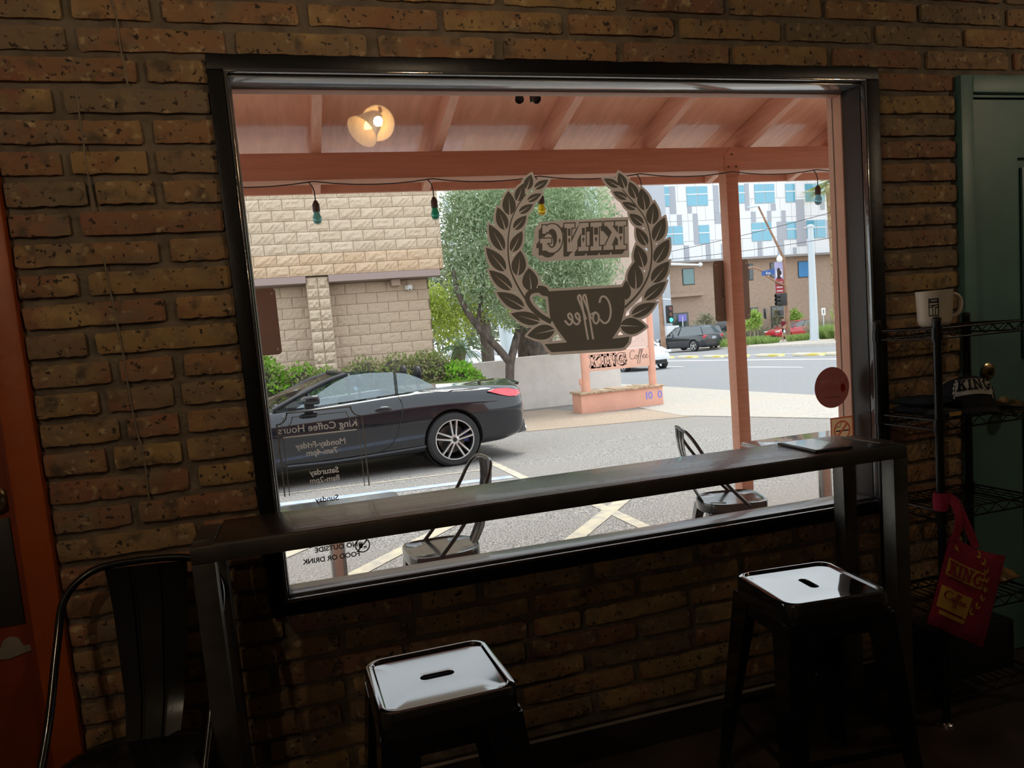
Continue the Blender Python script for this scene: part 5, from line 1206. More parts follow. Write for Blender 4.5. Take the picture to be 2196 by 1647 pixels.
MB().tube(smooth_path([(1.18,-.63,1.250),(1.25,-.32,1.265),(1.29,0,1.272),(1.25,.32,1.265),(1.18,.63,1.250)], 4), .024, 8).build('header_rail', TRIM, cv, smooth=60)
MB().loft([[(-.98,y,z),(-1.03,y,z+.026),(-1.06,y,z+.022),(-1.04,y,z-.01)] for y, z in ((-.56,.905),(-.36,.935),(0,.945),(.36,.935),(.56,.905))]).build('boot_spoiler', PAINTB, cv, smooth=40)
MB().box(.47, .52, -.62, .62, .62, .95).build('rear_bulkhead', M('black_leather', (.018,.018,.02), .5), cv, bevel=.02)
MB().box(1.70, 1.90, -.66, .66, .62, .93).build('dashboard', TRIM, cv, bevel=.04)
MB().tube([(1.58+.05*math.sin(2*PI*i/24), .36+.17*math.cos(2*PI*i/24), .93+.16*math.sin(2*PI*i/24)) for i in range(24)], .014, 8, closed=True).build('steering_wheel', TRIM, cv, smooth=60)

# ---- simpler vehicles for the street
def street_car(name, label, loc, rz, paint, L, H_, W_, hood, boot, belt, roof0, roof1, ws0, ws1, rw, suv=False, ax=None):
    """x forward from the rear bumper (0) to the front (L)"""
    t = thing(name, label, 'car', loc, rz); w2 = W_/2; ax = ax or (.19*L, .80*L)
    bt_ = [(0,boot-.22),(.05,boot-.02),(.12*L,boot),(ws1,belt+.03),(ws0,belt),(ws0+.1,hood+.02),(.9*L,hood-.05),(.985*L,hood-.22),(L,hood-.36)]
    wt_ = [(0,w2*.80),(.08*L,w2*.95),(.25*L,w2),(.75*L,w2),(.92*L,w2*.93),(.99*L,w2*.78),(L,w2*.70)]
    def sec(x):
        w_, z1 = lerp_tab(wt_, x), lerp_tab(bt_, x); zb = .22+(.10 if x < .05*L or x > .96*L else 0)
        return [(0,zb),(w_*.85,zb),(w_*.97,zb+.10),(w_,(zb+z1)/2),(w_*.96,z1-.12),(w_*.88,z1-.02),(w_*.70,z1),(0,z1+.02)]
    stn = [0,.03,.08,.15,.3]+[L*k/14 for k in range(2, 13)]+[.93*L,.97*L,.99*L,L]; stn = sorted(set(round(q, 3) for q in stn))
    bd = body_loft(stn, sec).build('body', paint, t, smooth=60); m_ = bd.modifiers.new('s', 'SUBSURF'); m_.levels = 1; m_.render_levels = 1; apply_mods(bd); cut_arches(bd, ax, rw*1.14, rw+.02)
    bd.data.shade_smooth(); bd.data.set_sharp_from_angle(angle=math.radians(40))
    # glasshouse
    ght = [(ws1,belt-.05),(ws1+.22 if not suv else ws1+.10,H_-.16),(roof1,H_-.03),((roof0+roof1)/2,H_-.01),(roof0,H_-.05),(ws0,belt-.05)]
    gs = sorted([ws1, ws1+.12, roof1, (roof0+roof1)/2, roof0, (roof0+ws0)/2, ws0])
    def gsec(x, k=0):
        z1 = max(belt-.04, lerp_tab(ght, x)); tt = max(0, (z1-belt)/(H_-belt)); wb = w2*.90; return [(0,belt-.06),(wb,belt-.06),(wb-.16*tt,z1-.06*tt),(wb-.24*tt,z1-.012),(0,z1)]
    body_loft(gs, gsec).build('glasshouse', CGD, t, smooth=30)
    def rsec(x): z1 = lerp_tab(ght, x); return [(0,z1-.02),(w2*.68,z1-.05),(w2*.70,z1-.02),(w2*.64,z1+.004),(0,z1+.018)]
    body_loft(sorted([roof1-.12, roof1, (roof0+roof1)/2, roof0, roof0+.1]), rsec).build('roof', paint, t, smooth=50)
    for s in (-1, 1):
        wb = w2*.90; up = wb-.17
        for xa, xb in ((ws0, roof0), (ws1+.02, roof1-.1), ((ws0+roof0)/2-.75, roof0-.55)): MB().bar((xa, s*(wb+.004), belt-.02), (xb, s*(up+.0), H_-.07), .03, .06, up=(0,s,.3)).build('pillar', paint if xa != (ws0+roof0)/2-.75 else TRIM, t)
        for x in ax: wheel(t, x, s*(w2-.12), rw, s, .23)
        MB().box(.02, .16, s*(w2*.72)-.16, s*(w2*.72)+.16, boot-.30, boot-.10).build('tail_lamp', LRED, t, bevel=.02)
        MB().box(L-.30, L-.05, s*(w2*.70)-.14, s*(w2*.70)+.14, hood-.28, hood-.16).build('head_lamp', LWH, t, bevel=.02)
        MB().cbox((ws0-.45, s*(w2+.07), belt+.04), (.12,.16,.11)).build('mirror', paint, t, bevel=.03)
    MB().box(-.015, .06, -.70*w2, .70*w2, .30, .46).build('rear_bumper', TRIM, t, bevel=.02); MB().box(L-.10, L+.005, -.6*w2, .6*w2, .30, .44).build('front_grille', TRIM, t, bevel=.02)
    MB().box(-.02, .02, -.17, .17, boot-.38 if suv else boot-.32, boot-.22 if suv else boot-.18).build('number_plate', M('pale_plate', (.45,.50,.55), .4), t)
    return t
def ahead(rz, d): return Vector((math.cos(rz)*d, math.sin(rz)*d, 0))
PW = M('white_car_paint', (.82,.84,.86), .15, coat=1); PB2 = M('dark_blue_black_paint', (.022,.026,.034), .12, coat=1); PR = M('red_car_paint', (.50,.02,.035), .12, coat=1)
# dark SUV heading away, turning left
rz = math.radians(90+13); p = Vector((28.05, 45.6, 0))-ahead(rz, .95)
street_car('suv_car', 'dark sport utility vehicle driving away on the street', (p.x-.5, p.y-1.2, gz(44)-.06), rz, PB2, 5.05, 1.78, 2.0, 1.12, 1.18, 1.16, 2.9, .55, 3.75, .08, .38, True, (.98, 4.0))
rz = math.radians(-90); p = Vector((14.1, 30.2, 0))
street_car('white_car', 'white car coming along the near lane behind the KING sign', (p.x, p.y, gz(28)-.07), rz, PW, 4.7, 1.48, 1.92, .98, 1.02, .98, 2.5, 1.3, 3.5, .35, .34)
rz = math.radians(180+4); p = atY(1752, 706, 51.0)
street_car('red_car', 'shiny red hatchback crossing behind the pedestrian', (p.x, 51.0, gz(51)-.0), rz, PR, 4.75, 1.50, 1.92, .96, 1.10, 1.0, 2.35, 1.2, 3.55, .15, .35)
for i, (px_, lab) in enumerate(((1003, 'white parked car nearer the palm, far behind the hedge'), (1046, 'white parked car right of the slim tree trunk, far behind'))):
    q = atY(px_, 748, 46); street_car('parked_car', lab, (q.x-1.2+1.6*i, 45.2+.3*i, gz(45)), math.radians(-80), PW, 4.5, 1.45, 1.85, .95, 1.0, .96, 2.3, 1.2, 3.3, .3, .33)
# ================================================================== FAR SIDE OF THE STREET
YB_ = 56.0
def zb(zx, zy): p = atY(1380+zx/4.117, 380+zy/4.117, YB_); return p.x, p.z
fb = thing('panelled_building', 'four-storey building with white and grey panels over tan brick across the street', 'building', (0, 0, 0))
xl, zpanel = 27.2, 6.40
BRK = M('far_tan_brick', (.40,.295,.225), .9, var=.10, nscale=3, detail=8, bump=.3, bscale=6, stretch=(1,1,3))
MB().box(xl, 70, YB_+.05, 80, -2, zpanel).build('brick_base', BRK, fb)
MB().box(xl+3.6, 70, YB_-.2, 80, zpanel, 19).build('upper_core', M('white_joint', (.55,.56,.58), .7), fb)
MB().box(xl+3.6, 70, YB_-.75, YB_+.2, zpanel-.16, zpanel+.02).build('soffit', M('grey_soffit', (.30,.28,.27), .7), fb)
MB().box(xl-1.9, xl+1.5, YB_-1.2, 80, -2, 19).build('pink_pier', M('pinkish_stucco', (.56,.42,.36), .9), fb)
MB().box(xl+1.5, xl+3.7, YB_-1.0, 80, -2, 19).build('glazed_stair', M('grey_blue_cladding', (.46,.50,.56), .4), fb)
PWH = M('white_panel', (.80,.83,.86), .45); PGR = M('grey_panel', (.40,.43,.49), .45); PLG = M('light_panel', (.70,.73,.77), .45)
WGL = M('far_sky_blue_glass', (.12,.42,.58), .06, spec=.9, coat=1); FRM = M('pale_window_frame', (.50,.56,.60), .4); DFR = M('dark_window_frame', (.04,.05,.055), .4)
wins = [(115,215,90,270,1),(362,552,85,262,2),(780,875,75,240,1),(960,1140,65,238,2),(1232,1320,62,230,1),(1405,1580,60,222,2),(150,335,435,605,2),(470,568,425,595,1),(700,790,412,580,1),(935,1115,402,570,2),(1245,1330,395,555,1),(1418,1590,380,545,2),(1700,1790,52,215,1),(1700,1880,375,540,2)]
grey = [(80,115,90,270),(215,270,85,330),(375,412,262,325),(600,650,75,320),(128,178,270,330),(282,325,335,430),(425,470,325,600),(612,690,318,415),(345,390,605,742),(535,578,595,732),(670,705,590,722),(875,917,60,300),(1105,1150,238,300),(1075,1112,300,400),(1200,1238,297,395),(932,975,308,402),(1328,1402,200,395),(1330,1418,395,612),(1160,1245,395,560),(1165,1225,560,692),(990,1030,570,706),(1300,1335,622,688),(1430,1465,590,682),(1540,1580,222,292),(1630,1680,60,210),(1600,1640,380,545),(1640,1680,560,670),(740,780,420,640),(60,110,440,600)]
occ = []
def rect(x0, x1, y0, y1):
    a, c = zb(x0, (y0+y1)/2), zb(x1, (y0+y1)/2); t_, b_ = zb((x0+x1)/2, y0), zb((x0+x1)/2, y1); return a[0], c[0], b_[1], t_[1]
pnl = MB().box(-.5, .5, -.04, .04, -.5, .5)
pw = pnl.build('white_panel', PWH, fb); pg = pnl.build('grey_panel', PGR, fb); used = {'w': False, 'g': False}
def put(src, key, x0, x1, z0, z1, y):
    loc = ((x0+x1)/2, y, (z0+z1)/2); s = (x1-x0-.03, 1, z1-z0-.03)
    if not used[key]: used[key] = True; src.location = loc; src.scale = s
    else: inst(src, fb, loc, sc=s)
for g_ in grey: r_ = rect(*g_); put(pg, 'g', *r_, YB_-.275)
for (x0, x1, y0, y1, n_) in wins:
    a, c, z0, z1 = rect(x0, x1, y0, y1)
    wf = MB().box(a, c, YB_-.30, YB_-.2, z0, z1).build('window', FRM, fb)
    for k in range(n_):
        u0, u1 = a+(c-a)*k/n_+.05, a+(c-a)*(k+1)/n_-.05; MB().box(u0, u1, YB_-.33, YB_-.29, z0+.05, z1-.05).build('pane', WGL, wf)
    MB().box(a-.3 if x0 > 1400 else a, c, YB_-.36, YB_-.31, z1-.72, z1-.64).build('guard_rail', M('white_rail', (.82,.84,.85), .4), wf)
# white field panels in courses, leaving joints
zz = [zpanel, 8.05, 9.75, 11.4, 13.1, 14.8]
rnd = random.Random(21)
for z0, z1 in zip(zz[:-1], zz[1:]):
    x = xl+3.6
    while x < 54: w_ = rnd.choice((.85, 1.15, 1.7)); put(pw, 'w', x, x+w_, z0, z1, YB_-.235); x += w_
# brick base openings
DG = M('dark_shop_glass', (.03,.045,.05), .06, spec=.8, coat=.6); 
for (x0, x1, y0, y1, m_) in ((345,450,805,950,M('teal_glass', (.10,.22,.23), .06, coat=1)),(930,968,765,910,DG),(1120,1158,755,890,DG),(1365,1465,740,885,M('far_blue_glass', (.08,.30,.62), .06, coat=1)),(60,180,1230,1400,DG),(190,400,1200,1420,DG),(640,740,1240,1420,DG),(945,1015,1150,1350,DG),(1130,1240,1135,1340,DG),(1470,1505,1185,1300,DG),(1065,1082,1160,1250,DG),(575,590,1205,1290,DG)):
    a, c, z0, z1 = rect(x0, x1, y0, y1); wf = MB().box(a, c, YB_+.0, YB_+.1, z0, z1).build('window', DFR, fb); MB().box(a+.06, c-.06, YB_-.02, YB_+.02, z0+.06, z1-.06).build('pane', m_, wf)
a, c, z0, z1 = rect(-60, 520, 1055, 1200); MB().box(a, c, YB_-.5, YB_+.06, z1-.10, z1+.15).build('entrance_canopy', BRK, fb)
# vertical copper fins on the far right
for i in range(5):
    x = atY(1793+i*9, 560, 53).x; MB().box(x, x+.14, 53, 53.4, 1.2, 19).build('fin', M('copper_fin', (.42,.24,.16), .5), fb)
# ------------------------------------------------------------------ street furniture
RUST = M('rusty_pole', (.34,.20,.13), .7, var=.2, nscale=2); GAL = M('pale_galvanised', (.60,.68,.74), .45, .2); BLK = M('signal_black', (.02,.022,.024), .45)
def P3(px_, py_, Y): return atY(px_, py_, Y)
YP = 43.5
b0 = P3(1692, 735, YP); top = P3(1680, 552, YP)
lp = thing('street_light', 'rust-brown street light pole with long angled arm and banner', 'street light', (b0.x, YP, gz(YP)+.04))
O = lp.location
def L3(px_, py_, Y=YP): q = P3(px_, py_, Y); return (q.x-O.x, q.y-O.y, q.z-O.z)
MB().tube([(0,0,0), L3(1680,552)], [.16,.11], 14).build('pole', RUST, lp, smooth=60)
MB().tube([L3(1680,552), L3(1627,444)], [.085,.06], 12).build('arm', RUST, lp, smooth=60)
q0, q1 = Vector(L3(1629,443)), Vector(L3(1604,446)); MB().loft([[p+Vector((0,dy,dz)) for dy, dz in ((-.12,0),(.12,0),(.10,.10),(-.10,.10))] for p in (q0, q0.lerp(q1,.5), q1)]).build('luminaire', GAL, lp, bevel=.02)
bn = lp
BNP = M('banner_purple', (.42,.40,.66), .7); BNR = M('banner_red', (.36,.045,.05), .7); BDK = M('banner_dark', (.03,.015,.02), .7); BWT = M('banner_pale', (.75,.72,.78), .7)
bx0, bz1 = L3(1660,563)[0], L3(1670,562)[2]; bx1, bz0 = L3(1680,600)[0], L3(1672,629)[2]
bp = MB().box(bx0, bx1, -.02, .0, bz0, bz1).build('banner', BNP, lp)
def bq(pts, name, m_, lay): MB().add([(bx0+(bx1-bx0)*x, -.021-.004*lay, bz0+(bz1-bz0)*y) for x, y in pts], [tuple(range(len(pts)))]).build(name, m_, bp, recalc=False)
bq([(0,0),(1,0),(1,.42),(.75,.50),(.25,.50),(0,.42)], 'banner_lower', BNR, 1)
bq([(.12,.52),(.88,.52),(.88,.74),(.12,.74)], 'banner_glow', BWT, 1)
bq([(.25,.46),(.72,.46),(.60,.56),(.80,.62),(.78,.70),(.62,.74),(.60,.80),(.38,.82),(.25,.74),(.28,.60)], 'banner_silhouette', BDK, 2)
vt = text2d('TRUST', .30); flatvf(vt, lambda x, y: (bx0+(bx1-bx0)*.5+x*.62, -.034, bz0+(bz1-bz0)*.28+y), 'banner_text', BWT, bp)
for z in (.18, .06): bq([(.15,z),(.85,z),(.85,z+.035),(.15,z+.035)], 'banner_small_print', BWT, 3)
MB().lathe([(0,.55),(.07,.48),(.18,.36),(.21,.2),(.16,.05),(.08,0),(0,0)], 14, L3(1672,563)).build('globe_lamp', M('white_globe', (.9,.9,.9), .3), lp, smooth=60)
# pedestrian / traffic signal on that pole, seen from the side
ts = thing('traffic_signal', 'black traffic signal head seen from the side on the rust pole', 'traffic light', P3(1675, 656, YP-.25))
MB().box(-.12, .42, -.14, .12, 0, .86).build('housing', BLK, ts, bevel=.03)
for z in (.18, .45, .72): o = MB().lathe([(.13,0),(.15,0),(.14,.30),(.12,.30)], 14, (0,0,0), 'x').build('visor', BLK, ts, smooth=50); o.location = (-.12, -.02, z); o.rotation_euler = (0, 0, PI)
ps = thing('crossing_signal', 'small black pedestrian crossing signal low on the rust pole', 'traffic light', P3(1674, 676, YP-.2)); MB().box(-.16,.16,-.1,.1,0,.34).build('housing', BLK, ps, bevel=.03); MB().box(-.12,.12,-.115,-.10,.05,.29).build('screen', M('dark_screen', (.05,.05,.055), .2), ps)
# street name sign with curved mast arm
sn = thing('street_name_sign', 'blue street name sign reading Ave. on a curved mast arm', 'sign', P3(1646, 592, YP-.1))
O2 = sn.location
def L4(px_, py_): q = P3(px_, py_, YP-.1); return (q.x-O2.x, q.y-O2.y, q.z-O2.z)
MB().tube(smooth_path([L4(1600,575), L4(1618,574), L4(1632,580), L4(1645,592), L4(1662,603), L4(1682,612)], 5), .07, 10).build('arm', RUST, sn, smooth=60)
MB().add([(*L4(1632,582)[:1], -.08, L4(1632,582)[2]), (L4(1660,576)[0], -.08, L4(1660,576)[2]), (L4(1660,588)[0], -.08, L4(1660,588)[2]), (L4(1632,592)[0], -.08, L4(1632,592)[2])], [(0,1,2,3)]).build('panel', M('street_sign_blue', (.03,.10,.35), .4), sn, recalc=False)
vt = text2d('Ave.', .30); flatvf(vt, lambda x, y: (L4(1646,588)[0]+x*.8, -.10, L4(1646,588)[2]-.02+y), 'sign_text', M('sign_white', (.85,.85,.85), .5), sn)
# pale tapered pole
q = P3(1747, 732, 40.5); t_ = P3(1738, 490, 40.5)
up_ = thing('utility_pole', 'tall pale blue-grey steel pole without arms by the far kerb', 'pole', (q.x, 40.5, gz(40.5)+.03)); MB().tube([(0,0,0), (t_.x-q.x, 0, t_.z-q.z)], [.29,.18], 20).build('shaft', GAL, up_, smooth=60)
MB().lathe([(0,0),(.24,0),(.24,.12),(.12,.18),(0,.18)], 16, (t_.x-q.x, 0, t_.z-q.z)).build('collar', GAL, up_, smooth=40); MB().lathe([(0,0),(.36,0),(.36,.05),(.3,.08),(0,.08)], 18).build('base_plate', GAL, up_, smooth=40)
# pale street lamp mast behind the KING sign (octagonal base seen under the board)
q = P3(1353, 828, 13.1); mp_ = thing('lamp_mast', 'pale blue steel mast behind the KING sign board', 'pole', (q.x, 15.2, gz(15.2))); MB().tube([(.3,0,0),(.22,0,7)], [.22,.15], 8).build('shaft', GAL, mp_); MB().lathe([(0,0),(.33,0),(.33,.04),(0,.05)], 12, (.3,0,0)).build('base_plate', GAL, mp_)
# far pale poles behind the hedge
for px_, lab in ((995, 'thin pale pole far behind the small palm'), (1088, 'wide pale pole far behind between tree trunks')):
    q = P3(px_, 720, 30); o = thing('far_pole', lab, 'pole', (q.x, 30, gz(30))); MB().tube([(0,0,0),(-.25,0,8)], .14 if px_ < 1000 else .30, 12).build('shaft', GAL, o, smooth=60)
# traffic signal with green light
YS = 41
s2 = thing('traffic_signal', 'traffic signal showing green on its own brown pole left of the sign plate', 'traffic light', P3(1437, 693, YS)); O3 = s2.location
MB().box(-.21,.21,-.12,.12,0,1.12).build('housing', BLK, s2, bevel=.04)
for k, (z, m_) in enumerate(((.20, M('signal_green_lit', (.05,.8,.6), .4, emit=(.05,.9,.65), estr=3)), (.56, M('signal_amber_off', (.16,.07,.05), .3)), (.92, M('signal_red_off', (.20,.06,.07), .3)))):
    MB().lathe([(0,-.02),(.13,-.02),(.13,.0),(0,.0)], 18, (0,-.15,z), 'y').build('lens', m_, s2); o = MB().lathe([(.14,0),(.155,0),(.15,.08),(.135,.08)], 16, axis='y').build('visor', BLK, s2, smooth=50); o.location = (0,-.12,z); o.rotation_euler = (0,0,PI)
q = P3(1422, 725, YS+.4); sp_ = thing('signal_pole', 'brown signal pole with a white lamp arm near the storefront', 'pole', (q.x, YS+.4, gz(YS)-.05)); tp = P3(1411, 566, YS+.4)-sp_.location; MB().tube([(0,0,0), tp], [.17,.13], 12).build('shaft', RUST, sp_, smooth=60); MB().tube([tuple(tp*.62), tuple(tp*.60+Vector((.55,-.35,0)))], .05, 8).build('bracket', GAL, sp_)
e1 = P3(1502, 568, YS+2.4)-sp_.location; MB().tube([tuple(tp), tuple(e1)], [.09,.06], 8).build('mast_arm', PWH, sp_, smooth=60); MB().lathe([(0,-.12),(.14,-.05),(.15,.05),(.08,.14),(0,.16)], 12, tuple(e1)).build('lamp_head', PWH, sp_, smooth=60)
# small roadside sign
q = P3(1767, 711, 42); rs_ = thing('road_sign', 'small white rectangular road sign on a thin post in the grass', 'sign', (q.x, 42, gz(42)+.04)); zt_ = P3(1766, 662, 42).z-rs_.location.z; MB().tube([(0,0,0),(0,0,zt_)], .03, 8).build('post', GAL, rs_); MB().box(-.16,.16,-.04,-.02,zt_-.45,zt_+.05).build('panel', M('sign_white', (.85,.85,.85), .5), rs_, bevel=.01); MB().box(-.03,.03,-.046,-.041,zt_-.32,zt_-.06).build('symbol', BLK, rs_)
# blue sign, box by the shop
q = P3(1464, 690, 53.5); o = thing('bus_stop_sign', 'small violet-topped bus stop sign near the shop windows', 'sign', (q.x, 53.5, gz(53))); MB().tube([(0,0,0),(0,0,2.6)], .05, 8).build('post', GAL, o); MB().box(-.35,.35,-.03,.03,2.2,2.75).build('panel', M('violet_sign', (.22,.2,.6), .5), o); MB().box(-1.6,-.5,-.3,.3,.9,1.9).build('notice_panel', PWH, o, bevel=.05)
# overhead wires
for i, (x0, y0_, x1, y1_) in enumerate(((1395, 548, 1795, 452), (1395, 560, 1795, 508))):
    a, c = P3(x0, y0_, 47), P3(x1, y1_, 36); pts = [a.lerp(c, k/10)+Vector((0,0,-.5*(k/10)*(1-k/10))) for k in range(11)]; o = MB().tube(pts, .018, 5).build('overhead_wire', CBL); tag(o, ('upper' if i == 0 else 'lower')+' overhead wire crossing before the panelled building', 'wire')
# palm trunk
q = P3(1806, 712, 37); t_ = P3(1782, 396, 37)
pt = thing('tall_palm', 'tall palm with thick shaggy trunk at the right edge of the window', 'palm', (q.x, 37, gz(37)+.03))
hT = t_.z-pt.location.z; dx_ = t_.x-q.x
MB().tube([(dx_*k/10, 0, hT*k/10) for k in range(11)], [.46,.44,.42,.40,.38,.36,.35,.34,.33,.32,.34], 14).build('trunk', M('shaggy_palm_bark', (.42,.29,.17), .95, col2=(.20,.12,.06), nscale=6, bump=1, bscale=9), pt, smooth=60)
rnd = random.Random(31); PG2 = leafmat('palm_crown_leaf', (.30,.38,.14), (.50,.52,.28))
for k in range(46):
    a = rnd.uniform(0, 2*PI); el = rnd.uniform(-.9, .9); L = rnd.uniform(1.6, 2.4); base = Vector((dx_, 0, hT+.3)); dr = Vector((math.cos(a)*math.cos(el), math.sin(a)*math.cos(el), math.sin(el))); d = MB()
    s = dr.cross(Vector((0,0,1))).normalized()
    for i in range(12): an = (i/11-.5)*2.2; e = base+dr*L*.45+(dr*math.cos(an)+s*math.sin(an)).normalized()*L*.55+Vector((0,0,-.25)); m0 = base+dr*L*.45; d.add([m0-s*.03, m0+s*.03, e], [(0,1,2)])
    d.tube([base, base+dr*L*.45], .03, 4); d.build('frond', PG2, pt, recalc=False)
# young trees, shrubs and grasses
YGL = leafmat('young_leaf', (.26,.42,.08), (.46,.60,.18)); GRS = leafmat('grass_blade', (.22,.36,.10), (.42,.52,.20)); SAG = leafmat('sage_leaf', (.26,.26,.17), (.42,.40,.30))
def young(label, px_, py0, py1, Y, w_, m_, group='young street trees'):
    q0, q1 = P3(px_, py0, Y), P3(px_, py1, Y); h = q1.z-gz(Y); t = thing('young_tree', label, 'tree', (q0.x, Y, gz(Y)), 0, group); MB().tube([(0,0,0),(.03,0,h*.6)], [.06,.04], 8).build('trunk', M('young_bark', (.42,.34,.26), .9), t)
    for s in (-1, 1): MB().tube([(s*.35,0,0),(s*.30,0,h*.45)], .03, 6).build('stake', M('young_bark', (.42,.34,.26), .9), t)
    for s in (-1, 1): MB().tube([(.02,0,h*.5),(s*w_*.5,0,h*.8)], [.035,.015], 6).build('branch', M('young_bark', (.42,.34,.26), .9), t)
    o = leaf_cloud([(-w_*.35,0,h*.62,w_*.5,w_*.5,h*.20),(w_*.3,0,h*.70,w_*.5,w_*.5,h*.22),(0,0,h*.85,w_*.4,w_*.4,h*.16)], 700, .24, .13, int(px_), shell=.1).build('foliage', m_, t, recalc=False); o['kind'] = 'stuff'
young('young staked tree just right of the porch post', 1618, 728, 664, 44.5, .85, YGL); young('young bright tree right of the rust pole behind the red car', 1706, 715, 661, 53.6, .9, YGL); young('sparse pale young tree before the storefront', 1512, 715, 672, 51.5, 1.3, SAG); young('small leafy tree beside the dark doorway', 1668, 712, 662, 54.9, .55, SAG); young('young tree behind the tall palm trunk', 1808, 705, 640, 44, 1.0, YGL)
def tuft(label, px_, py_, Y, n, h, spread, m_, seed, name='grass_tuft', group='grass tufts along the far sidewalk'):
    q = P3(px_, py_, Y); t = thing(name, label, 'grass', (q.x, Y, gz(Y)+.03), 0, group); r = random.Random(seed); d = MB(); vs = []; fs = []
    for _ in range(n):
        a = r.uniform(0, 2*PI); rr = spread*math.sqrt(r.random()); bx_, by_ = rr*math.cos(a), rr*math.sin(a)*.6; hh_ = h*r.uniform(.55, 1.1); lx, ly = r.gauss(0,.28)*h+bx_*.3, r.gauss(0,.28)*h; w_ = .03
        o = len(vs); vs += [(bx_-w_,by_,0),(bx_+w_,by_,0),(bx_+lx*.5+w_*.7,by_+ly*.5,hh_*.65),(bx_+lx*.5-w_*.7,by_+ly*.5,hh_*.65),(bx_+lx,by_+ly,hh_)]; fs += [(o,o+1,o+2,o+3),(o+3,o+2,o+4)]
    o = d.add(vs, fs).build('blades', m_, t, recalc=False); o['kind'] = 'stuff'
G_ = [(1562,738,43.6,.6,.6,'grass tuft left of the porch post'),(1605,737,43.6,.6,.5,'grass tuft right of the porch post'),(1632,737,43.4,.6,.5,'grass tuft under the young staked tree'),(1655,737,42.6,.45,.5,'low grass tuft at the feet of the pedestrian'),(1703,735,42.3,.5,.4,'grass tuft right of the rust pole'),(1725,734,42.0,.5,.4,'grass tuft left of the pale pole'),(1768,730,41.5,.95,.55,'tall grass tuft right of the pale pole'),(1788,729,40.6,1.0,.5,'tall grass tuft before the palm trunk'),(1812,728,39.6,.9,.45,'grass tuft at the window edge by the palm')]
for i, (px_, py_, Y, h, sp, lab) in enumerate(G_): tuft(lab, px_, py_, Y, 420, h, sp, GRS, 200+i)
for i, (px_, py_, Y, h, sp, lab) in enumerate(((1538,728,54.6,1.1,.6,'dry sage shrub against the brick base left of the post'),(1560,727,50.0,1.0,.6,'dry sage shrub left of the porch post'),(1622,727,54.4,1.3,1.2,'dry sage shrub behind the red car nose'),(1775,715,46,1.5,1.6,'dry sage shrub behind the road sign'))): tuft(lab, px_, py_, Y, 500, h, sp, SAG, 230+i, 'sage_shrub', 'dry shrubs by the brick base')

# ------------------------------------------------------------------ pedestrian
q = P3(1683, 734, 43.2)
pe = thing('person', 'pedestrian in dark red shirt and black shorts walking left with a bag', 'person', (q.x-.18, 43.0, gz(43)+.05), math.radians(0))
def skin(name, joints, edges, mat, par, root=0, lv=2):
    me = bpy.data.meshes.new(name); me.from_pydata([j[:3] for j in joints], edges, []); o = bpy.data.objects.new(name, me); COL.objects.link(o); o.parent = par
    m_ = o.modifiers.new('k', 'SKIN'); o.modifiers.new('s', 'SUBSURF').levels = lv
    if not me.skin_vertices: 
        bm = bmesh.new(); bm.from_mesh(me); bm.verts.layers.skin.verify(); bm.to_mesh(me); bm.free()
    for i, j in enumerate(joints): d = me.skin_vertices[0].data[i]; d.radius = (j[3], j[4] if len(j) > 4 else j[3]); d.use_root = (i == root)
    apply_mods(o); o.data.materials.clear(); o.data.materials.append(mat); o.data.shade_smooth(); return o
SKN = M('skin_tone', (.50,.30,.21), .6)
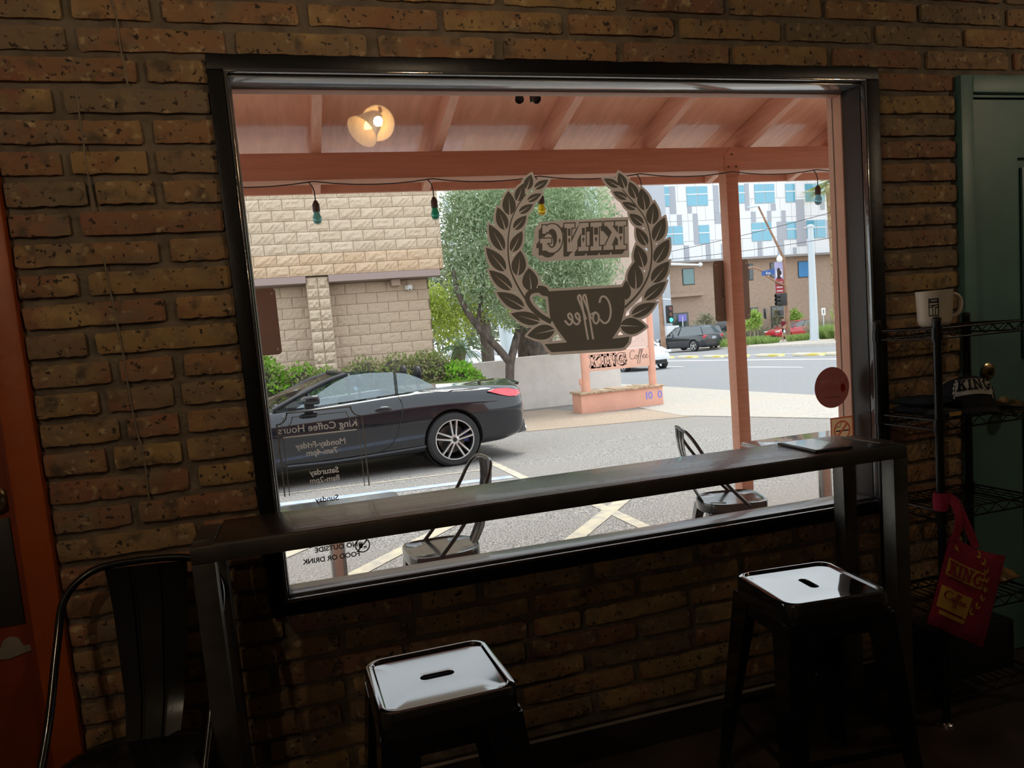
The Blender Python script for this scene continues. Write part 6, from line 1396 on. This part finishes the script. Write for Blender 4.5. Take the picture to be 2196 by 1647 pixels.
J = [(0,0,.90,.12,.10),(0,0,1.10,.12,.10),(0,0,1.32,.15,.10),(-.01,0,1.43,.07),(-.03,0,1.50,.05),(-.05,0,1.58,.085,.095),(-.06,0,1.67,.075,.085),
     (0,-.17,1.38,.06),(-.02,-.22,1.12,.045),(-.10,-.21,.92,.035),(-.13,-.21,.84,.03),
     (0,.17,1.38,.06),(-.05,.22,1.13,.045),(-.24,.20,1.14,.035),(-.31,.18,1.17,.03),
     (-.02,-.09,.84,.09),(-.18,-.10,.50,.065),(-.16,-.10,.10,.04),(-.26,-.10,.04,.035),
     (.02,.09,.84,.09),(.10,.10,.50,.065),(.30,.10,.14,.04),(.24,.10,.06,.035)]
E_ = [(0,1),(1,2),(2,3),(3,4),(4,5),(5,6),(2,7),(7,8),(8,9),(9,10),(2,11),(11,12),(12,13),(13,14),(0,15),(15,16),(16,17),(17,18),(0,19),(19,20),(20,21),(21,22)]
skin('body', J, E_, SKN, pe)
skin('shirt', [(0,0,.92,.135,.115),(0,0,1.10,.135,.115),(0,0,1.32,.165,.115),(-.01,0,1.42,.08),(0,-.18,1.38,.075),(-.02,-.225,1.18,.06),(0,.18,1.38,.075),(-.04,.225,1.19,.06)], [(0,1),(1,2),(2,3),(2,4),(4,5),(2,6),(6,7)], M('dark_red_cotton', (.16,.012,.025), .8), pe)
skin('shorts', [(0,0,.98,.135,.12),(0,0,.86,.14,.13),(-.03,-.09,.80,.105),(-.13,-.10,.58,.09),(.03,.09,.80,.105),(.08,.10,.58,.09)], [(0,1),(1,2),(2,3),(1,4),(4,5)], M('black_cotton', (.014,.014,.018), .85), pe)
MB().loft([[(-.06+.10*k*math.cos(2*PI*i/14)*.9, .095*k*math.sin(2*PI*i/14), z) for i in range(14)] for z, k in ((1.60,.98),(1.66,1.06),(1.72,.9),(1.75,.5))]).build('hair', M('dark_hair', (.03,.02,.015), .7), pe, smooth=60)
for s, x in ((-1,-.22),(1,.27)): MB().box(x-.16, x+.10, s*.10-.045, s*.10+.045, 0 if s < 0 else .03, .08 if s < 0 else .11).build('shoe', PWH, pe, bevel=.02)
MB().loft([[(-.13+u, -.24+v, z) for u, v in rrect(.16*k, .05*k, .02, 3)] for z, k in ((.62,.9),(.72,1.0),(.84,.7))]).build('bag', PWH, pe, smooth=50)
